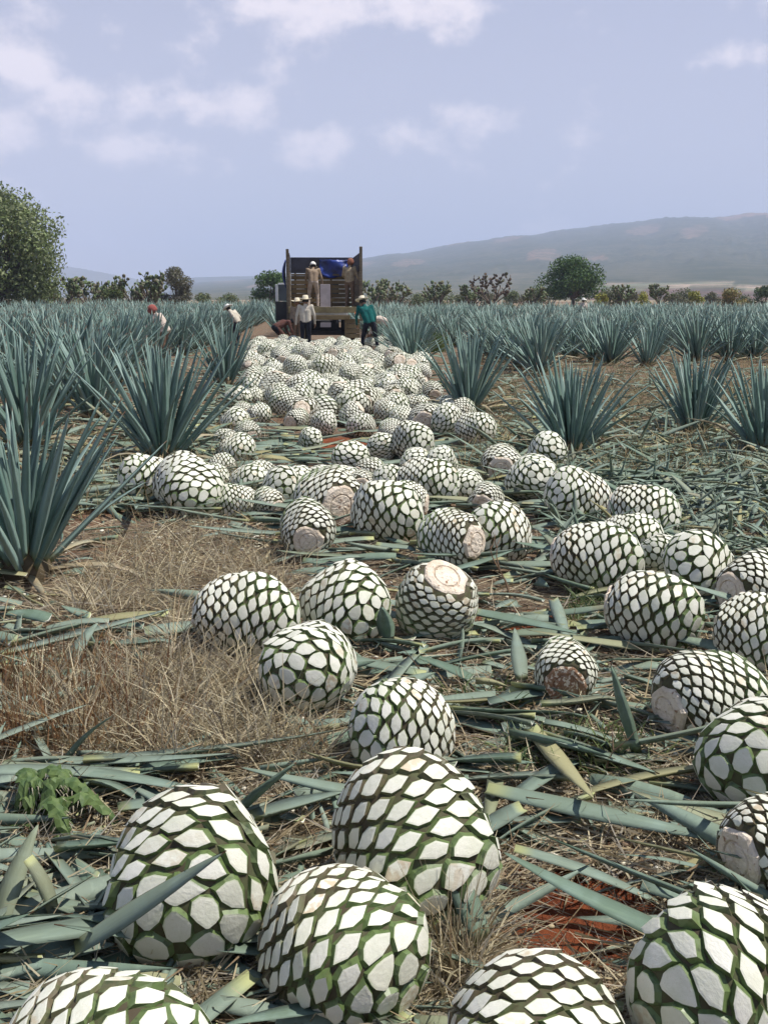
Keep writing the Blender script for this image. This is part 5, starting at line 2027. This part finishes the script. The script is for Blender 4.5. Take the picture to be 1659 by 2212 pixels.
person(at(663, 35.2), 0.03, 'worker in cream shirt, dark trousers and straw hat behind the truck',
       dict(ell=(-.28, -.02, 1.11), elr=(.28, .02, 1.11), wrl=(-.31, .05, .84), wrr=(.29, .10, .86), chest=(0, .02, 1.27)), CREAM, NAVY, 'straw', STRAWHAT, 1.72)
person(at(797, 33.4, .0), 0.12, 'worker in dark teal shirt and pale straw hat striding over the heap',
       dict(pelvis=(.03, -.02, .92), chest=(-.07, .08, 1.25), neck=(-.12, .13, 1.42), head=(-.16, .18, 1.53), shl=(-.29, .1, 1.36), shr=(.09, .10, 1.38), ell=(-.36, .12, 1.08),
            elr=(.20, .07, 1.11), wrl=(-.33, .28, .86), wrr=(.20, .16, .85), hil=(-.07, -.02, .89), hir=(.12, -.02, .89), knl=(-.16, .10, .48), knr=(.22, .0, .50), anl=(-.22, -.05, .08), anr=(.27, -.10, .08)),
       TEAL, NAVY, 'straw', STRAWHAT, 1.74)
person(at(833, 35.6), 1.35, 'worker bent double at the right, pale back showing beside the agave', bend, PALE, BROWN, None, None, 1.66)
person(at(605, 36.2), -1.1, 'worker in maroon stooping low left of the truck wheel',
       {**bend, 'pelvis': (0, -.12, .74), 'hil': (-.1, -.10, .70), 'hir': (.1, -.10, .70), 'knl': (-.14, .16, .46), 'knr': (.14, .16, .46), 'chest': (0, .2, .88), 'neck': (0, .38, .93), 'head': (0, .5, .92),
        'shl': (-.19, .3, .92), 'shr': (.19, .3, .92), 'ell': (-.24, .38, .64), 'elr': (.24, .38, .64), 'wrl': (-.16, .5, .42), 'wrr': (.17, .5, .42)}, MAROON, NAVY, None, None, 1.66)
person(at(646, 36.4), 2.9, 'worker in a straw hat mostly hidden behind the cream-shirted one',
       dict(), BEIGE, BROWN, 'straw', STRAWHAT, 1.64)
person(at(362, 27.5), 1.5, 'red-capped worker leaning over agaves in the left field',
       dict(pelvis=(0, -.05, .92), chest=(0, .10, 1.22), neck=(0, .2, 1.37), head=(0, .29, 1.45), shl=(-.19, .15, 1.33), shr=(.19, .15, 1.33), ell=(-.25, .30, 1.12), elr=(.24, .34, 1.14),
            wrl=(-.15, .48, 1.0), wrr=(.14, .50, 1.0)), PALE, BROWN, 'scarf', REDCAP, 1.60)
person(at(516, 38.5), 1.2, 'worker in a white hat almost hidden in the agaves left of the truck',
       dict(pelvis=(0, -.05, .92), chest=(0, .12, 1.22), neck=(0, .24, 1.36), head=(0, .33, 1.43), shl=(-.19, .17, 1.33), shr=(.19, .17, 1.33)), CREAM, NAVY, 'straw', WHITECAP, 1.55)
person(at(1252, 62), 0.4, 'distant worker whose white hat shows in front of the round tree',
       dict(), PALE, NAVY, 'straw', WHITECAP, 1.62)

# ------------------------------------------------------------------ haze
def haze():
    V, Fc = [], []
    box(V, Fc, (0, 0, 229), (18400, 18400, 462))
    m = bpy.data.materials.new('haze_air')
    m.use_nodes = True
    t = m.node_tree
    t.nodes.clear()
    pv = N(t, 'ShaderNodeVolumePrincipled')
    pv.inputs['Color'].default_value = (0.61, 0.71, 0.95, 1)
    pv.inputs['Density'].default_value = 3.3e-4
    pv.inputs['Anisotropy'].default_value = 0.0
    out = N(t, 'ShaderNodeOutputMaterial')
    t.links.new(pv.outputs[0], out.inputs['Volume'])
    o = mobj('haze', pymesh('haze', V, Fc, [m]))
    tag(o, kind='stuff')


haze()
